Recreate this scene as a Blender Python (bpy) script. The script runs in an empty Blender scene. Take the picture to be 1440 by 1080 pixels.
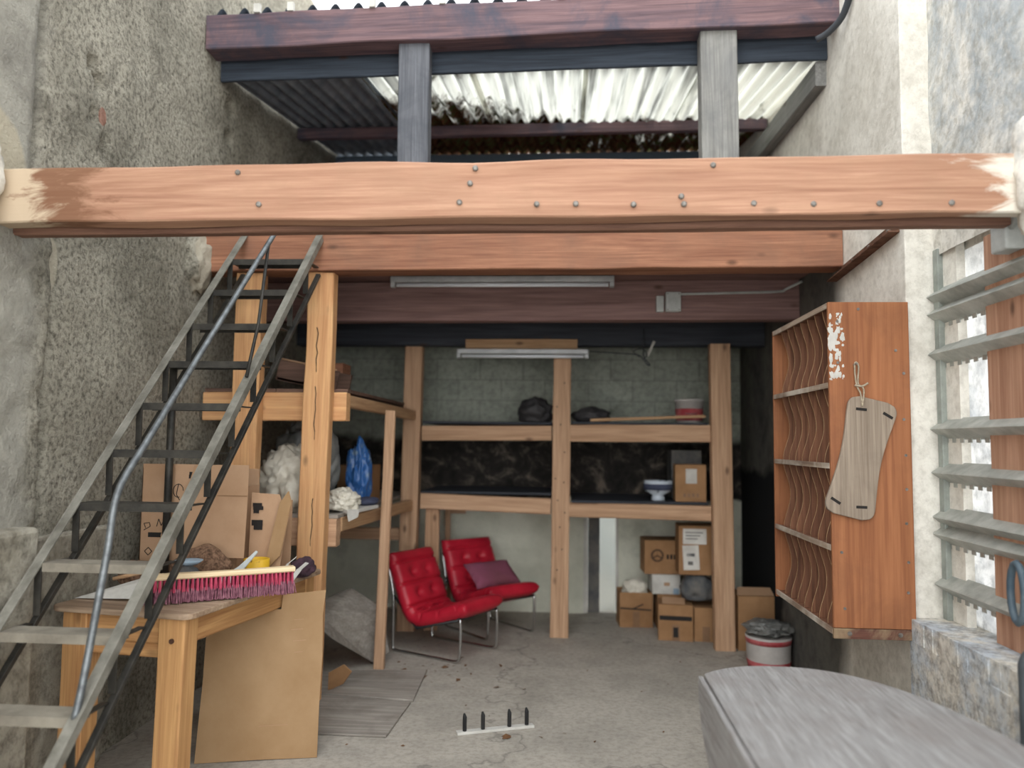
import bpy, bmesh, math, random
from mathutils import Vector, Matrix, noise, Euler
random.seed(7)
sc = bpy.context.scene
COL = sc.collection
R = math.radians

# ------------------------------------------------------------------ camera
cam_d = bpy.data.cameras.new('camera'); cam = bpy.data.objects.new('camera', cam_d); COL.objects.link(cam)
cam_d.sensor_width = 36.0; cam_d.lens = 27.0
yaw, pit, rol = R(4.08), R(4.32), R(0.71)
fw = Vector((-math.sin(yaw)*math.cos(pit), math.cos(yaw)*math.cos(pit), math.sin(pit)))
rt0 = Vector((math.cos(yaw), math.sin(yaw), 0)); up0 = rt0.cross(fw)
rt = rt0*math.cos(rol) + up0*math.sin(rol); up = -rt0*math.sin(rol) + up0*math.cos(rol)
m = Matrix((rt, up, -fw)).transposed().to_4x4(); m.translation = Vector((0, 0, 1.6))
cam.matrix_world = m
cam_d.clip_start = 0.05
cam_d.dof.use_dof = True; cam_d.dof.focus_distance = 3.8; cam_d.dof.aperture_fstop = 0.95
sc.camera = cam

# ------------------------------------------------------------------ sky / exposure
sc.view_settings.view_transform = 'Standard'; sc.view_settings.look = 'None'
sc.view_settings.gamma = 1.0; sc.view_settings.use_curve_mapping = False
sc.view_settings.exposure = 1.45
W = bpy.data.worlds.new('overcast_sky'); sc.world = W; W.use_nodes = True
wn = W.node_tree; bg = wn.nodes['Background']
tcw = wn.nodes.new('ShaderNodeTexCoord'); sepw = wn.nodes.new('ShaderNodeSeparateXYZ'); rw = wn.nodes.new('ShaderNodeValToRGB')
wn.links.new(tcw.outputs['Generated'], sepw.inputs[0]); wn.links.new(sepw.outputs['Z'], rw.inputs[0])
rw.color_ramp.elements[0].position = 0.0; rw.color_ramp.elements[0].color = (1.0, 1.0, 0.99, 1)
rw.color_ramp.elements[1].position = 0.7; rw.color_ramp.elements[1].color = (0.47, 0.50, 0.53, 1)
wn.links.new(rw.outputs[0], bg.inputs['Color']); bg.inputs['Strength'].default_value = 1.75
sun_d = bpy.data.lights.new('soft_sun', 'SUN'); sun = bpy.data.objects.new('soft_sun', sun_d); COL.objects.link(sun)
sun_d.energy = 0.35; sun_d.angle = R(60); sun_d.color = (1.0, 0.97, 0.92)
sun.rotation_euler = Euler((R(42), 0, R(-14)))

# ------------------------------------------------------------------ colour + materials
def C(h):
    h = h.lstrip('#'); v = [int(h[i:i+2], 16)/255 for i in (0, 2, 4)]
    return tuple([(c/12.92 if c <= .04045 else ((c+.055)/1.055)**2.4) for c in v] + [1])

class NT:
    def __init__(s, name):
        s.m = bpy.data.materials.new(name); s.m.use_nodes = True
        s.t = s.m.node_tree; s.b = s.t.nodes['Principled BSDF']; s.out = s.t.nodes['Material Output']
    def n(s, ty, **kw):
        n = s.t.nodes.new('ShaderNode'+ty)
        for k, v in kw.items(): setattr(n, k, v)
        return n
    def l(s, a, b): s.t.links.new(a, b)
    def coord(s, scale=(1, 1, 1), rnd=True, kind='Object'):
        tc = s.n('TexCoord'); mp = s.n('Mapping'); mp.inputs['Scale'].default_value = scale
        if rnd:
            oi = s.n('ObjectInfo'); mu = s.n('Math', operation='MULTIPLY'); mu.inputs[1].default_value = 37.0
            s.l(oi.outputs['Random'], mu.inputs[0]); ad = s.n('VectorMath', operation='ADD')
            s.l(tc.outputs[kind], ad.inputs[0]); s.l(mu.outputs[0], ad.inputs[1]); s.l(ad.outputs[0], mp.inputs[0])
        else: s.l(tc.outputs[kind], mp.inputs[0])
        return mp.outputs[0]
    def noise(s, v, scale, detail=6, rough=.6, dist=0.0):
        n = s.n('TexNoise'); n.inputs['Scale'].default_value = scale; n.inputs['Detail'].default_value = detail
        n.inputs['Roughness'].default_value = rough; n.inputs['Distortion'].default_value = dist
        if v is not None: s.l(v, n.inputs['Vector'])
        return n.outputs['Fac']
    def ramp(s, f, stops):
        r = s.n('ValToRGB'); e = r.color_ramp.elements
        while len(e) < len(stops): e.new(.5)
        for i, (p, c) in enumerate(stops):
            e[i].position = p; e[i].color = c if not isinstance(c, (int, float)) else (c, c, c, 1)
        s.l(f, r.inputs[0]); return r.outputs[0]
    def mix(s, fac, a, b, mode='MIX'):
        mx = s.n('MixRGB', blend_type=mode)
        for i, x in ((0, fac), (1, a), (2, b)):
            if isinstance(x, (int, float)): mx.inputs[i].default_value = x
            elif isinstance(x, tuple): mx.inputs[i].default_value = x
            else: s.l(x, mx.inputs[i])
        return mx.outputs[0]
    def math(s, op, a, b=0.0):
        n = s.n('Math', operation=op)
        for i, x in ((0, a), (1, b)):
            if isinstance(x, (int, float)): n.inputs[i].default_value = x
            else: s.l(x, n.inputs[i])
        return n.outputs[0]
    def xyz(s, kind='Object'):
        tc = s.n('TexCoord'); sp = s.n('SeparateXYZ'); s.l(tc.outputs[kind], sp.inputs[0]); return sp.outputs
    def step(s, v, a, b):
        r = s.n('MapRange'); r.inputs[1].default_value = a; r.inputs[2].default_value = b; s.l(v, r.inputs[0]); return r.outputs[0]
    def col(s, c):
        if isinstance(c, tuple): s.b.inputs['Base Color'].default_value = c
        else: s.l(c, s.b.inputs['Base Color'])
    def bump(s, h, strength=.3, dist=.01):
        b = s.n('Bump'); b.inputs['Strength'].default_value = strength; b.inputs['Distance'].default_value = dist
        s.l(h, b.inputs['Height']); s.l(b.outputs[0], s.b.inputs['Normal'])
    def fin(s, rough=.7, metal=0.0, spec=.3):
        s.b.inputs['Roughness'].default_value = rough; s.b.inputs['Metallic'].default_value = metal
        s.b.inputs['Specular IOR Level'].default_value = spec
        return s.m

def wood(name, light, dark, axis='X', stain=None, stain_amt=.5, knots=True, rough=.7, grain=1.0, bmp=.25, sat=.86, val=1.04):
    t = NT(name); s = [9*grain]*3; s['XYZ'.index(axis)] = .45*grain
    v = t.coord(tuple(s))
    g = t.noise(v, 2.2, 8, .62, .9)
    c = t.mix(t.ramp(g, [(.32, 0.0), (.68, 1.0)]), C(dark), C(light))
    s2 = [45*grain]*3; s2['XYZ'.index(axis)] = 1.2*grain
    f = t.noise(t.coord(tuple(s2)), 2.0, 4, .6)
    c = t.mix(t.ramp(f, [(.35, .55), (.6, 1.0)]), t.mix(.75, c, C(dark), 'MULTIPLY'), c)
    if knots:
        s3 = [4.5*grain]*3; s3['XYZ'.index(axis)] = 2.2*grain
        vo = t.n('TexVoronoi'); vo.inputs['Scale'].default_value = 1.3; t.l(t.coord(tuple(s3)), vo.inputs['Vector'])
        k = t.ramp(vo.outputs['Distance'], [(.04, 1.0), (.13, 0.0)])
        c = t.mix(k, c, t.mix(.7, c, C('#4a2c18')))
    if stain:
        q = t.noise(t.coord((1, 1, 1)), 2.6, 6, .65, .5)
        c = t.mix(t.ramp(q, [(.48, 0.0), (.66, stain_amt)]), c, C(stain))
    hs = t.n('HueSaturation'); hs.inputs['Saturation'].default_value = sat; hs.inputs['Value'].default_value = val; t.l(c, hs.inputs['Color']); c = hs.outputs[0]
    t.col(c); t.bump(g, bmp, .006)
    return t.fin(rough)

def plain(name, c, c2=None, scale=6, rough=.6, metal=0.0, spec=.4, bmp=0.0, lo=.35, hi=.65):
    t = NT(name)
    if c2:
        f = t.noise(t.coord(), scale, 8, .65)
        t.col(t.mix(t.ramp(f, [(lo, 0.0), (hi, 1.0)]), C(c), C(c2)))
        if bmp: t.bump(f, bmp, .01)
    else: t.col(C(c))
    return t.fin(rough, metal, spec)

def plaster(name, stops, scale=1.2, fine=22, bmp=.5, dirt='#3a352c', dirt_amt=.6, dist=.02):
    t = NT(name); v = t.coord(rnd=False)
    a = t.noise(v, scale, 9, .68, .35)
    c = t.ramp(a, [(p, C(h)) for p, h in stops])
    f = t.noise(v, fine, 7, .72)
    c = t.mix(t.ramp(f, [(.34, dirt_amt), (.55, 0.0)]), c, C(dirt))
    d = t.noise(v, scale*3.1, 8, .7, .8)
    c = t.mix(t.ramp(d, [(.55, 0.0), (.75, dirt_amt*.8)]), c, C(dirt))
    t.base = c; t.col(c)
    h = t.math('ADD', f, t.math('MULTIPLY', d, .8)); t.bump(h, bmp, dist)
    return t

M = {}
M['beam'] = wood('pale_orange_timber', '#d79b6e', '#b27448', stain='#b58258', stain_amt=.4, sat=.80, val=.76)
def end_stains(mat):
    nt = mat.node_tree; t = NT.__new__(NT); t.m = mat; t.t = nt; t.b = nt.nodes['Principled BSDF']; t.out = nt.nodes['Material Output']
    src = t.b.inputs['Base Color'].links[0].from_socket; x = t.xyz()[0]
    n = t.noise(t.coord((1, 3, 3), rnd=False), 3.2, 8, .7, .6); u = t.math('ADD', x, t.math('MULTIPLY', t.math('SUBTRACT', n, .5), .9))
    c = t.mix(t.math('MULTIPLY', t.math('MULTIPLY', t.step(u, .48, .36), .75), 1), src, C('#6e4a33'))
    c = t.mix(t.math('MULTIPLY', t.step(u, .24, .14), .85), c, C('#c9b69c'))
    c = t.mix(t.math('MULTIPLY', t.step(u, 3.84, 3.96), .9), c, C('#ded8cb'))
    t.l(c, t.b.inputs['Base Color'])
M['main_beam'] = wood('stained_main_beam', '#d79b6e', '#b27448', stain='#b58258', stain_amt=.4, sat=.80, val=.73)
end_stains(M['main_beam'])
M['beam_back'] = wood('red_brown_plank', '#93664c', '#6a4432', val=.9)
M['beam2'] = wood('orange_brown_timber', '#b97a50', '#8f5533', stain='#7c5a44', stain_amt=.35, val=.9)
M['joist'] = wood('dark_brown_joist', '#94706a', '#74534c')
M['black_timber'] = wood('soot_dark_timber', '#3f434c', '#2c3038')
M['fascia'] = wood('blue_black_board', '#3f4a58', '#2c3541')
M['upper'] = wood('red_stained_timber', '#8d6a6c', '#604c56', stain='#454a5c', stain_amt=.85, val=.85)
M['grey_post'] = wood('weathered_grey_post', '#6f7178', '#4e5158', stain='#3c4048', stain_amt=.6)
M['pale_post'] = wood('pale_weathered_post', '#9c9b96', '#75746f', stain='#5d5e61', stain_amt=.5, sat=.8)
M['pine'] = wood('yellow_pine_post', '#dba561', '#bf8443', stain='#c2955c', stain_amt=.4, sat=.86, val=1.1)
M['pine_pale'] = wood('pale_pine', '#c9a06e', '#a87c4e')
M['back_post'] = wood('brown_pine', '#cda37b', '#aa8058')
M['bench'] = wood('workbench_pine', '#cc9a58', '#a8743a', sat=.9)
M['bench_top'] = wood('worn_bench_top', '#b59a7c', '#8a6c50', stain='#6a5746', stain_amt=.5)
M['cabinet'] = wood('red_brown_veneer', '#a96d43', '#8c5530', axis='Z', knots=False, stain='#764a30', stain_amt=.5, grain=.6, bmp=.06, sat=.95)
M['cab_edge'] = wood('scuffed_shelf_edge', '#b7a28c', '#7a5f4a', axis='Y', knots=False, stain='#d8cfc0', stain_amt=.7)
M['divider'] = wood('thin_veneer_divider', '#8d5834', '#633a22', axis='Z', knots=False)  # darker brown carries the shading inside the pigeonholes
M['raw_edge'] = plain('raw_veneer_edge', '#d2b48c', '#b0895f', 20, .7)
M['swing'] = wood('grey_worn_board', '#a3927e', '#857462', axis='Z', knots=False, stain='#6c5d50', stain_amt=.4, rough=.6)
M['old_table'] = wood('silvered_oak', '#aaa8a7', '#817c79', axis='Y', knots=False, stain='#7d7069', stain_amt=.45, grain=3.6, bmp=.6, sat=.7)
M['broom_wood'] = wood('raw_broom_block', '#ecd6ab', '#d3b684', knots=False)
M['ply_grey'] = wood('grey_plywood', '#aea69b', '#8a8279', axis='X', knots=False, stain='#6b635a', stain_amt=.5)
M['brown_plank'] = wood('brown_crate_board', '#7b5a48', '#513a2e')
M['steel'] = plain('painted_stair_steel', '#918e84', '#67645b', 9, .6, .25, .4, .2)
M['rail_steel'] = plain('worn_pipe_steel', '#7c8183', '#55585a', 20, .4, .5)
M['steel_dark'] = plain('dark_stair_steel', '#2c2b29', '#47443e', 12, .5, .3, .4, .2)
M['steel_dust'] = plain('dusty_tread', '#968f81', '#746d62', 7, .7, .1, .3, .1)
M['galv'] = plain('galvanised_bar', '#b9bbb5', '#979a94', 10, .5, .45, .5, .05)
M['frame_green'] = plain('grey_green_frame', '#a6aca5', '#858a84', 8, .6, .2)
M['chrome'] = plain('chrome_tube', '#c9c9c9', None, 6, .22, 1.0)
M['nail'] = plain('dull_screw', '#8f8a84', '#5c5751', 40, .5, .5)
M['rust'] = plain('rusty_iron', '#7a5847', '#4b3428', 14, .8, .2, .3, .3)
M['white_metal'] = plain('lamp_white_metal', '#c9cbcc', '#a9acae', 6, .4, .1)
M['tube'] = plain('fluorescent_tube', '#e9edf2', None, 6, .2, 0, .5)
M['grey_plastic'] = plain('grey_plastic', '#bfc2bf', '#a5a8a5', 9, .5)
M['white_plastic'] = plain('white_plastic', '#d8d5cd', '#b9b5ac', 7, .55)
M['black'] = plain('black_plastic', '#1b1b1c', '#2a2a2b', 9, .5)
M['cable'] = plain('dark_cable', '#3a3d42', None, 6, .6)
M['card'] = plain('brown_cardboard', '#b8977a', '#a78568', 3, .85, 0, .15, .05)
M['card_big'] = plain('tan_cardboard_sheet', '#a98b69', '#937452', 1.6, .85, 0, .15, .05)
M['card_dull'] = plain('dull_cardboard', '#a9835f', '#8e6b4b', 3, .85, 0, .15)
M['tape'] = plain('parcel_tape', '#8b6a4c', '#7a5b40', 5, .4)
M['ink'] = plain('printed_ink', '#231f1d', None, 6, .8)
M['paper'] = plain('white_paper', '#d6d4cd', '#b7b4ad', 5, .8)
M['bag_white'] = plain('white_plastic_sheet', '#d9d4c6', '#bdb7a8', 5, .5, 0, .4, .2)
M['bag_grey'] = plain('cloudy_grey_bag', '#8d8d89', '#5f605f', 6, .35, 0, .5, .2)
M['bag_blue'] = plain('blue_plastic_bag', '#2e5c97', '#7f93a8', 7, .35, 0, .5, .2, .55, .62)
M['navy'] = plain('navy_cloth', '#33394f', '#454a5e', 9, .8)
M['woven'] = plain('brown_woven_straw', '#8e6f59', '#4d392c', 60, .9, 0, .2, .6)
M['blue_dish'] = plain('pale_blue_glaze', '#a9bccb', '#8399ac', 6, .35)
M['yellow'] = plain('yellow_printed_band', '#dcae2c', '#8a5f1a', 30, .5, 0, .4, 0, .62, .66)
M['plaid'] = plain('dark_purple_scarf', '#4d3540', '#2c2028', 20, .9)
M['glass_like'] = plain('clear_dusty_plastic', '#b9c0b7', '#8f9a92', 9, .15)
M['red_leather'] = plain('red_leather', '#c02236', '#a2162a', 4, .42, 0, .45, .1)
M['cushion'] = plain('mauve_cushion', '#8c4f66', '#7c4a55', 3, .85, 0, .2)
M['bristle'] = plain('red_bristle', '#c04a62', '#9a3652', 30, .6, 0, .3)
M['bristle_tip'] = plain('faded_bristle', '#a0707c', '#6a3c4c', 50, .8, 0, .2)
M['ceramic'] = plain('white_ceramic', '#c3ccd6', '#3b4658', 10, .3, 0, .5, 0, .56, .6)
M['bucket'] = plain('white_bucket', '#c4bfba', '#a9a4a0', 5, .5)
M['bucket_red'] = plain('red_bucket_band', '#9b2f38', '#b86a6a', 8, .5)
M['sack'] = plain('grey_cloth_sack', '#4f5358', '#7a7670', 6, .9, 0, .2, .3)
M['patch'] = plain('leafy_print_patch', '#8d8478', '#5a5048', 14, .9)
M['dark_bag'] = plain('dark_bin_bag', '#2a292c', '#3d3b3c', 6, .6)
M['saw_handle'] = plain('dark_blue_saw_handle', '#3b4c58', '#56636b', 8, .5)
M['leaf'] = plain('dry_leaf', '#7d5a3c', '#553a26', 12, .9)
M['pipe'] = plain('dark_drain_pipe', '#565c60', '#3e4346', 7, .5)
M['stone'] = plaster('rough_stone', [(.3, '#8d887b'), (.5, '#b3ad9e'), (.7, '#8b8475')], 2.2, 16, .8).fin(.9)

# floor concrete
t = plaster('worn_concrete', [(.28, '#9a948a'), (.45, '#b5aea3'), (.6, '#a29c92'), (.75, '#bfb8ad')], 1.1, 30, .3, '#6e685f', .4, .008)
v = t.coord(rnd=False); vo = t.n('TexVoronoi', feature='DISTANCE_TO_EDGE'); vo.inputs['Scale'].default_value = .42
wv = t.n('VectorMath', operation='ADD'); nz = t.n('TexNoise'); nz.inputs['Scale'].default_value = 2.5; nz.inputs['Detail'].default_value = 8
t.l(v, nz.inputs['Vector']); t.l(v, wv.inputs[0]); t.l(nz.outputs['Color'], wv.inputs[1]); t.l(wv.outputs[0], vo.inputs['Vector'])
t.col(t.mix(t.ramp(vo.outputs['Distance'], [(.0, .55), (.008, 0.0)]), t.base, C('#6b6861')))
M['floor'] = t.fin(.85, 0, .25)

# left wall: dark rendered wall, paler stone strip nearest the viewer, pale plaster patches around the beam ends
t = plaster('mottled_render', [(.25, '#a49e8f'), (.45, '#bab4a4'), (.58, '#969183'), (.78, '#c0b9a7')], 1.0, 38, .9, '#4a463d', .8, .03)
x = t.xyz(); wob = t.noise(t.coord(rnd=False), 3, 5, .6)
yy = t.math('ADD', x[1], t.math('MULTIPLY', wob, .25))
near = t.step(yy, 3.32, 3.22)
pale = t.ramp(t.noise(t.coord(rnd=False), 2.0, 8, .7), [(.3, C('#96938a')), (.5, C('#b9b5a9')), (.7, C('#86827a'))])
c = t.mix(t.math('MULTIPLY', near, .85), t.base, pale)
def patch(t, c, y0, z0, ry, rz, col, wob, amt=.9):
    dy = t.math('DIVIDE', t.math('SUBTRACT', t.xyz()[1], y0), ry); dz = t.math('DIVIDE', t.math('SUBTRACT', t.xyz()[2], z0), rz)
    d = t.math('ADD', t.math('MULTIPLY', dy, dy), t.math('MULTIPLY', dz, dz))
    d = t.math('ADD', d, t.math('MULTIPLY', t.math('SUBTRACT', wob, .5), 2.2))
    return t.mix(t.math('MULTIPLY', t.step(d, 1.0, .75), amt), c, col)
c = patch(t, c, 2.9, 2.72, .20, .22, C('#c9bfa8'), wob)
c = patch(t, c, 4.62, 2.72, .10, .24, C('#c9c0ad'), wob)
c = patch(t, c, 3.28, 2.38, .05, .14, C('#c4bba7'), wob)
c = patch(t, c, 3.60, 3.21, .03, .05, C('#9c5a48'), wob, .6)
t.col(c); M['wall_left'] = t.fin(.95, 0, .15)

# right wall: pale peeling whitewash; under the loft its shade is painted in dark grey, plus a sooty patch
t = plaster('peeling_whitewash', [(.25, '#cfc9bd'), (.42, '#e6e2d9'), (.55, '#aab0b3'), (.62, '#e0ddd5'), (.8, '#c4beb2')], 1.5, 18, .5, '#8d8677', .55, .015)
t.col(t.base); M['wall_right'] = t.fin(.9, 0, .2)
t = plaster('grey_pier_render', [(.25, '#d4cfc4'), (.45, '#ebe7dd'), (.62, '#cdc8bd'), (.8, '#e2ddd1')], 1.3, 20, .5, '#8a8272', .3, .015)
x = t.xyz(); wob = t.noise(t.coord(rnd=False), 2.5, 6, .6)
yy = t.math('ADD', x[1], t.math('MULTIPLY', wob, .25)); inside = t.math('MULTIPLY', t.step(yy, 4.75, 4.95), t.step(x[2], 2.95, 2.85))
loft_shade = t.ramp(t.noise(t.coord(rnd=False), 4, 8, .7), [(.35, C('#4b4a48')), (.6, C('#6a6862'))])
c = t.mix(inside, t.base, loft_shade)
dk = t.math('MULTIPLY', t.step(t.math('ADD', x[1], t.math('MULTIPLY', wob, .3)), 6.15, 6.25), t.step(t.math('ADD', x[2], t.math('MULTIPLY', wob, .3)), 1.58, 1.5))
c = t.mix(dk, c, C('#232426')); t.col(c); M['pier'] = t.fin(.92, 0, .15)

# back wall: painted blocks above, raw dark stone band, pale green paint below
t = plaster('painted_block_wall', [(.3, '#9aa095'), (.5, '#b2b6a9'), (.7, '#8e948a')], 1.2, 20, .4, '#5e635b', .5, .015)
x = t.xyz(); br = t.n('TexBrick'); br.inputs['Scale'].default_value = 1.0
br.inputs['Brick Width'].default_value = .42; br.inputs['Row Height'].default_value = .2; br.inputs['Mortar Size'].default_value = .008
cb = t.n('CombineXYZ'); t.l(x[0], cb.inputs[0]); t.l(x[2], cb.inputs[1]); t.l(cb.outputs[0], br.inputs['Vector'])
br.inputs['Color1'].default_value = (1, 1, 1, 1); br.inputs['Color2'].default_value = (.85, .85, .85, 1); br.inputs['Mortar'].default_value = (.62, .62, .62, 1); br.inputs['Mortar Smooth'].default_value = .6
up_c = t.mix(.8, t.base, br.outputs['Color'], 'MULTIPLY')
dark = t.ramp(t.noise(t.coord(rnd=False), 5, 9, .75, .6), [(.32, C('#1c1b1a')), (.52, C('#33302d')), (.62, C('#6b6259')), (.7, C('#8a7462'))])
low = t.ramp(t.noise(t.coord(rnd=False), 2, 7, .65), [(.35, C('#cdcebd')), (.55, C('#e0e0d0')), (.7, C('#bcbdad'))])
wob = t.noise(t.coord(rnd=False), 4, 6, .6); zz = t.math('ADD', x[2], t.math('MULTIPLY', wob, .12))
c = t.mix(t.step(zz, 1.74, 1.66), up_c, dark); c = t.mix(t.step(zz, 1.14, 1.11), c, low)
c = t.mix(t.step(x[2], 2.8, 2.85), c, C('#6c7c8c')); t.col(c); M['wall_back'] = t.fin(.9, 0, .2)  # above the loft floor, bluish haze is put into the wall colour
M['sill'] = plaster('crumbling_sill', [(.25, '#b8b0a4'), (.45, '#e2dcd0'), (.6, '#c6ced6'), (.78, '#ad9f93')], 3.0, 18, .8, '#544d44', .65, .02).fin(.92)
t = plaster('white_flaking_board', [(.3, '#d5d6d6'), (.5, '#ebebea'), (.7, '#c3c6c9')], 5, 14, .5, '#8d8f90', .5, .01)
M['board_white'] = t.fin(.8)
tr = t.n('BsdfTranslucent'); t.l(t.base, tr.inputs['Color']); ms = t.n('MixShader'); ms.inputs[0].default_value = .6
t.l(t.b.outputs[0], ms.inputs[1]); t.l(tr.outputs[0], ms.inputs[2]); t.l(ms.outputs[0], t.out.inputs['Surface'])

# roof sheets
def roof_mat(name, opaque):
    t = NT(name); x = t.xyz(); v = t.coord(rnd=False)
    if opaque:
        t.col(t.ramp(t.noise(v, 4, 7, .65), [(.35, C('#6a747e')), (.65, C('#8d969e'))])); return t.fin(.9)
    vs = t.coord((3.4, .7, 1), rnd=False)
    n1 = t.noise(vs, 2.6, 9, .7, .3); n2 = t.noise(v, 9, 6, .65)
    # leaf litter and moss lying on the sheets, thicker towards the purlin and to the left
    a = t.math('ADD', t.math('MULTIPLY', t.step(x[1], 5.3, 6.6), .36), t.math('ADD', t.math('MULTIPLY', t.step(x[0], .3, -1.0), .27), t.math('MULTIPLY', t.step(x[1], 6.28, 6.36), .16)))
    d = t.math('ADD', t.math('ADD', n1, a), t.math('MULTIPLY', n2, .25))
    mask = t.ramp(t.math('SUBTRACT', d, .3), [(.62, 0.0), (.80, 1.0)])
    tr = t.n('BsdfTranslucent'); t.l(t.ramp(t.noise(t.coord((9, .25, 1), rnd=False), 2.0, 5, .6), [(.32, (.42, .42, .40, 1)), (.5, (.85, .85, .80, 1)), (.7, (.93, .92, .87, 1))]), tr.inputs['Color'])
    df = t.n('BsdfDiffuse'); t.l(t.ramp(n2, [(.35, C('#3a2e28')), (.5, C('#6b4a36')), (.62, C('#5c6a44'))]), df.inputs['Color'])
    clean = t.n('MixShader'); clean.inputs[0].default_value = .12; w = t.n('BsdfDiffuse'); w.inputs['Color'].default_value = (.7, .7, .66, 1)
    t.l(tr.outputs[0], clean.inputs[1]); t.l(w.outputs[0], clean.inputs[2])
    mx = t.n('MixShader'); t.l(mask, mx.inputs[0]); t.l(clean.outputs[0], mx.inputs[1]); t.l(df.outputs[0], mx.inputs[2])
    t.l(mx.outputs[0], t.out.inputs['Surface']); return t.m
M['roof_clear'] = roof_mat('grimy_translucent_sheet', False)
M['roof_dark'] = plain('dark_sheet', '#39414b', '#2a3038', 6, .9)
M['roof_opaque'] = roof_mat('fibre_cement_sheet', True)
t = NT('dusty_glass'); t.b.inputs['Transmission Weight'].default_value = .85; t.col(C('#e8eceb')); M['glass'] = t.fin(.25)

# ------------------------------------------------------------------ mesh helpers
OFF = {}
def nb(): return bmesh.new()
def box(bm, c, s, rot=None, taper=None):
    r = bmesh.ops.create_cube(bm, size=1.0)['verts']
    for v in r:
        p = Vector((v.co.x*s[0], v.co.y*s[1], v.co.z*s[2]))
        if taper and v.co.z < 0: p.x *= taper; p.y *= taper
        if rot is not None: p = rot @ p
        v.co = p + Vector(c)
    return r
def box2(bm, a, b): 
    a, b = Vector(a), Vector(b); return box(bm, (a+b)/2, b-a)
def tube(bm, pts, r, n=8, closed=False, caps=True):
    pts = [Vector(p) for p in pts]; rings = []; N = len(pts); prev = None
    for i, p in enumerate(pts):
        a = pts[i-1] if (i > 0 or closed) else p; b = pts[(i+1) % N] if (i < N-1 or closed) else p
        d = (b-a).normalized()
        if prev is None:
            q = Vector((0, 0, 1)) if abs(d.z) < .9 else Vector((1, 0, 0)); u = d.cross(q).normalized()
        else: u = (prev - d*prev.dot(d)).normalized()
        prev = u; w = d.cross(u); rr = r[i] if isinstance(r, (list, tuple)) else r
        rings.append([bm.verts.new(p + (u*math.cos(2*math.pi*k/n) + w*math.sin(2*math.pi*k/n))*rr) for k in range(n)])
    for i in range(N if closed else N-1):
        A, B = rings[i], rings[(i+1) % N]
        for k in range(n): bm.faces.new((A[k], A[(k+1) % n], B[(k+1) % n], B[k]))
    if caps and not closed: bm.faces.new(rings[0][::-1]); bm.faces.new(rings[-1])
def bar(bm, a, b, w, h):
    a, b = Vector(a), Vector(b); X = (b-a).normalized(); Y = Vector((0, 0, 1)).cross(X)
    if Y.length < .05: Y = Vector((1, 0, 0))
    Y.normalize(); Z = X.cross(Y); box(bm, (a+b)/2, ((b-a).length, w, h), Matrix((X, Y, Z)).transposed())
def smooth_path(pts, k=5):
    pts = [Vector(p) for p in pts]; out = []
    for i in range(len(pts)-1):
        p0 = pts[max(i-1, 0)]; p1 = pts[i]; p2 = pts[i+1]; p3 = pts[min(i+2, len(pts)-1)]
        for j in range(k):
            s = j/k; out.append(.5*((2*p1)+(p2-p0)*s+(2*p0-5*p1+4*p2-p3)*s*s+(3*p1-p0-3*p2+p3)*s**3))
    out.append(pts[-1]); return out
def prism(bm, outline, vec):
    vec = Vector(vec); a = [bm.verts.new(p) for p in outline]; b = [bm.verts.new(Vector(p)+vec) for p in outline]; n = len(a)
    try:
        bm.faces.new(a[::-1]); bm.faces.new(b)
    except Exception: pass
    for i in range(n): bm.faces.new((a[i], a[(i+1) % n], b[(i+1) % n], b[i]))
def lathe(bm, prof, n=24, c=(0, 0, 0)):
    c = Vector(c); rings = []
    for r, z in prof: rings.append([bm.verts.new(c + Vector((r*math.cos(2*math.pi*k/n), r*math.sin(2*math.pi*k/n), z))) for k in range(n)])
    for A, B in zip(rings, rings[1:]):
        for k in range(n): bm.faces.new((A[k], A[(k+1) % n], B[(k+1) % n], B[k]))
    if prof[0][0] > 1e-4: bm.faces.new(rings[0][::-1])
    if prof[-1][0] > 1e-4: bm.faces.new(rings[-1])
def lump(bm, c, s, seed=0, amp=.25, freq=3.0, sub=4, flat=True, crink=.0):
    vs = bmesh.ops.create_icosphere(bm, subdivisions=sub, radius=1.0)['verts']; o = Vector((seed*7.3, seed*3.1, seed*1.7))
    for v in vs:
        d = v.co.normalized(); k = 1 + amp*noise.noise(d*freq+o)
        if crink: k -= crink*(abs(noise.noise(d*freq*1.9+o)) - .2) + crink*.35*(abs(noise.noise(d*freq*4.3+o))-.2)
        p = d*k
        if flat: p.z = max(p.z, -.62)
        v.co = Vector((p.x*s[0], p.y*s[1], p.z*s[2])) + Vector(c)
def fin_obj(name, bm, mat, smooth=False):
    bmesh.ops.recalc_face_normals(bm, faces=bm.faces)
    me = bpy.data.meshes.new(name); bm.to_mesh(me); bm.free()
    if smooth:
        for p in me.polygons: p.use_smooth = True
    if mat: me.materials.append(mat)
    o = bpy.data.objects.new(name, me); COL.objects.link(o); return o
def bev(o, w=.004, seg=2):
    md = o.modifiers.new('bevel', 'BEVEL'); md.width = w; md.segments = seg; md.limit_method = 'ANGLE'; return o
def tag(o, label=None, cat=None, group=None, kind=None):
    if label: o['label'] = label
    if cat: o['category'] = cat
    if group: o['group'] = group
    if kind: o['kind'] = kind
    return o
def thing(name, label, cat, loc, group=None, rz=0, kind=None):
    o = bpy.data.objects.new(name, None); o.empty_display_size = .1; COL.objects.link(o); o.location = loc; o.rotation_euler = (0, 0, rz)
    OFF[o] = Vector(loc); return tag(o, label, cat, group, kind)
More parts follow.
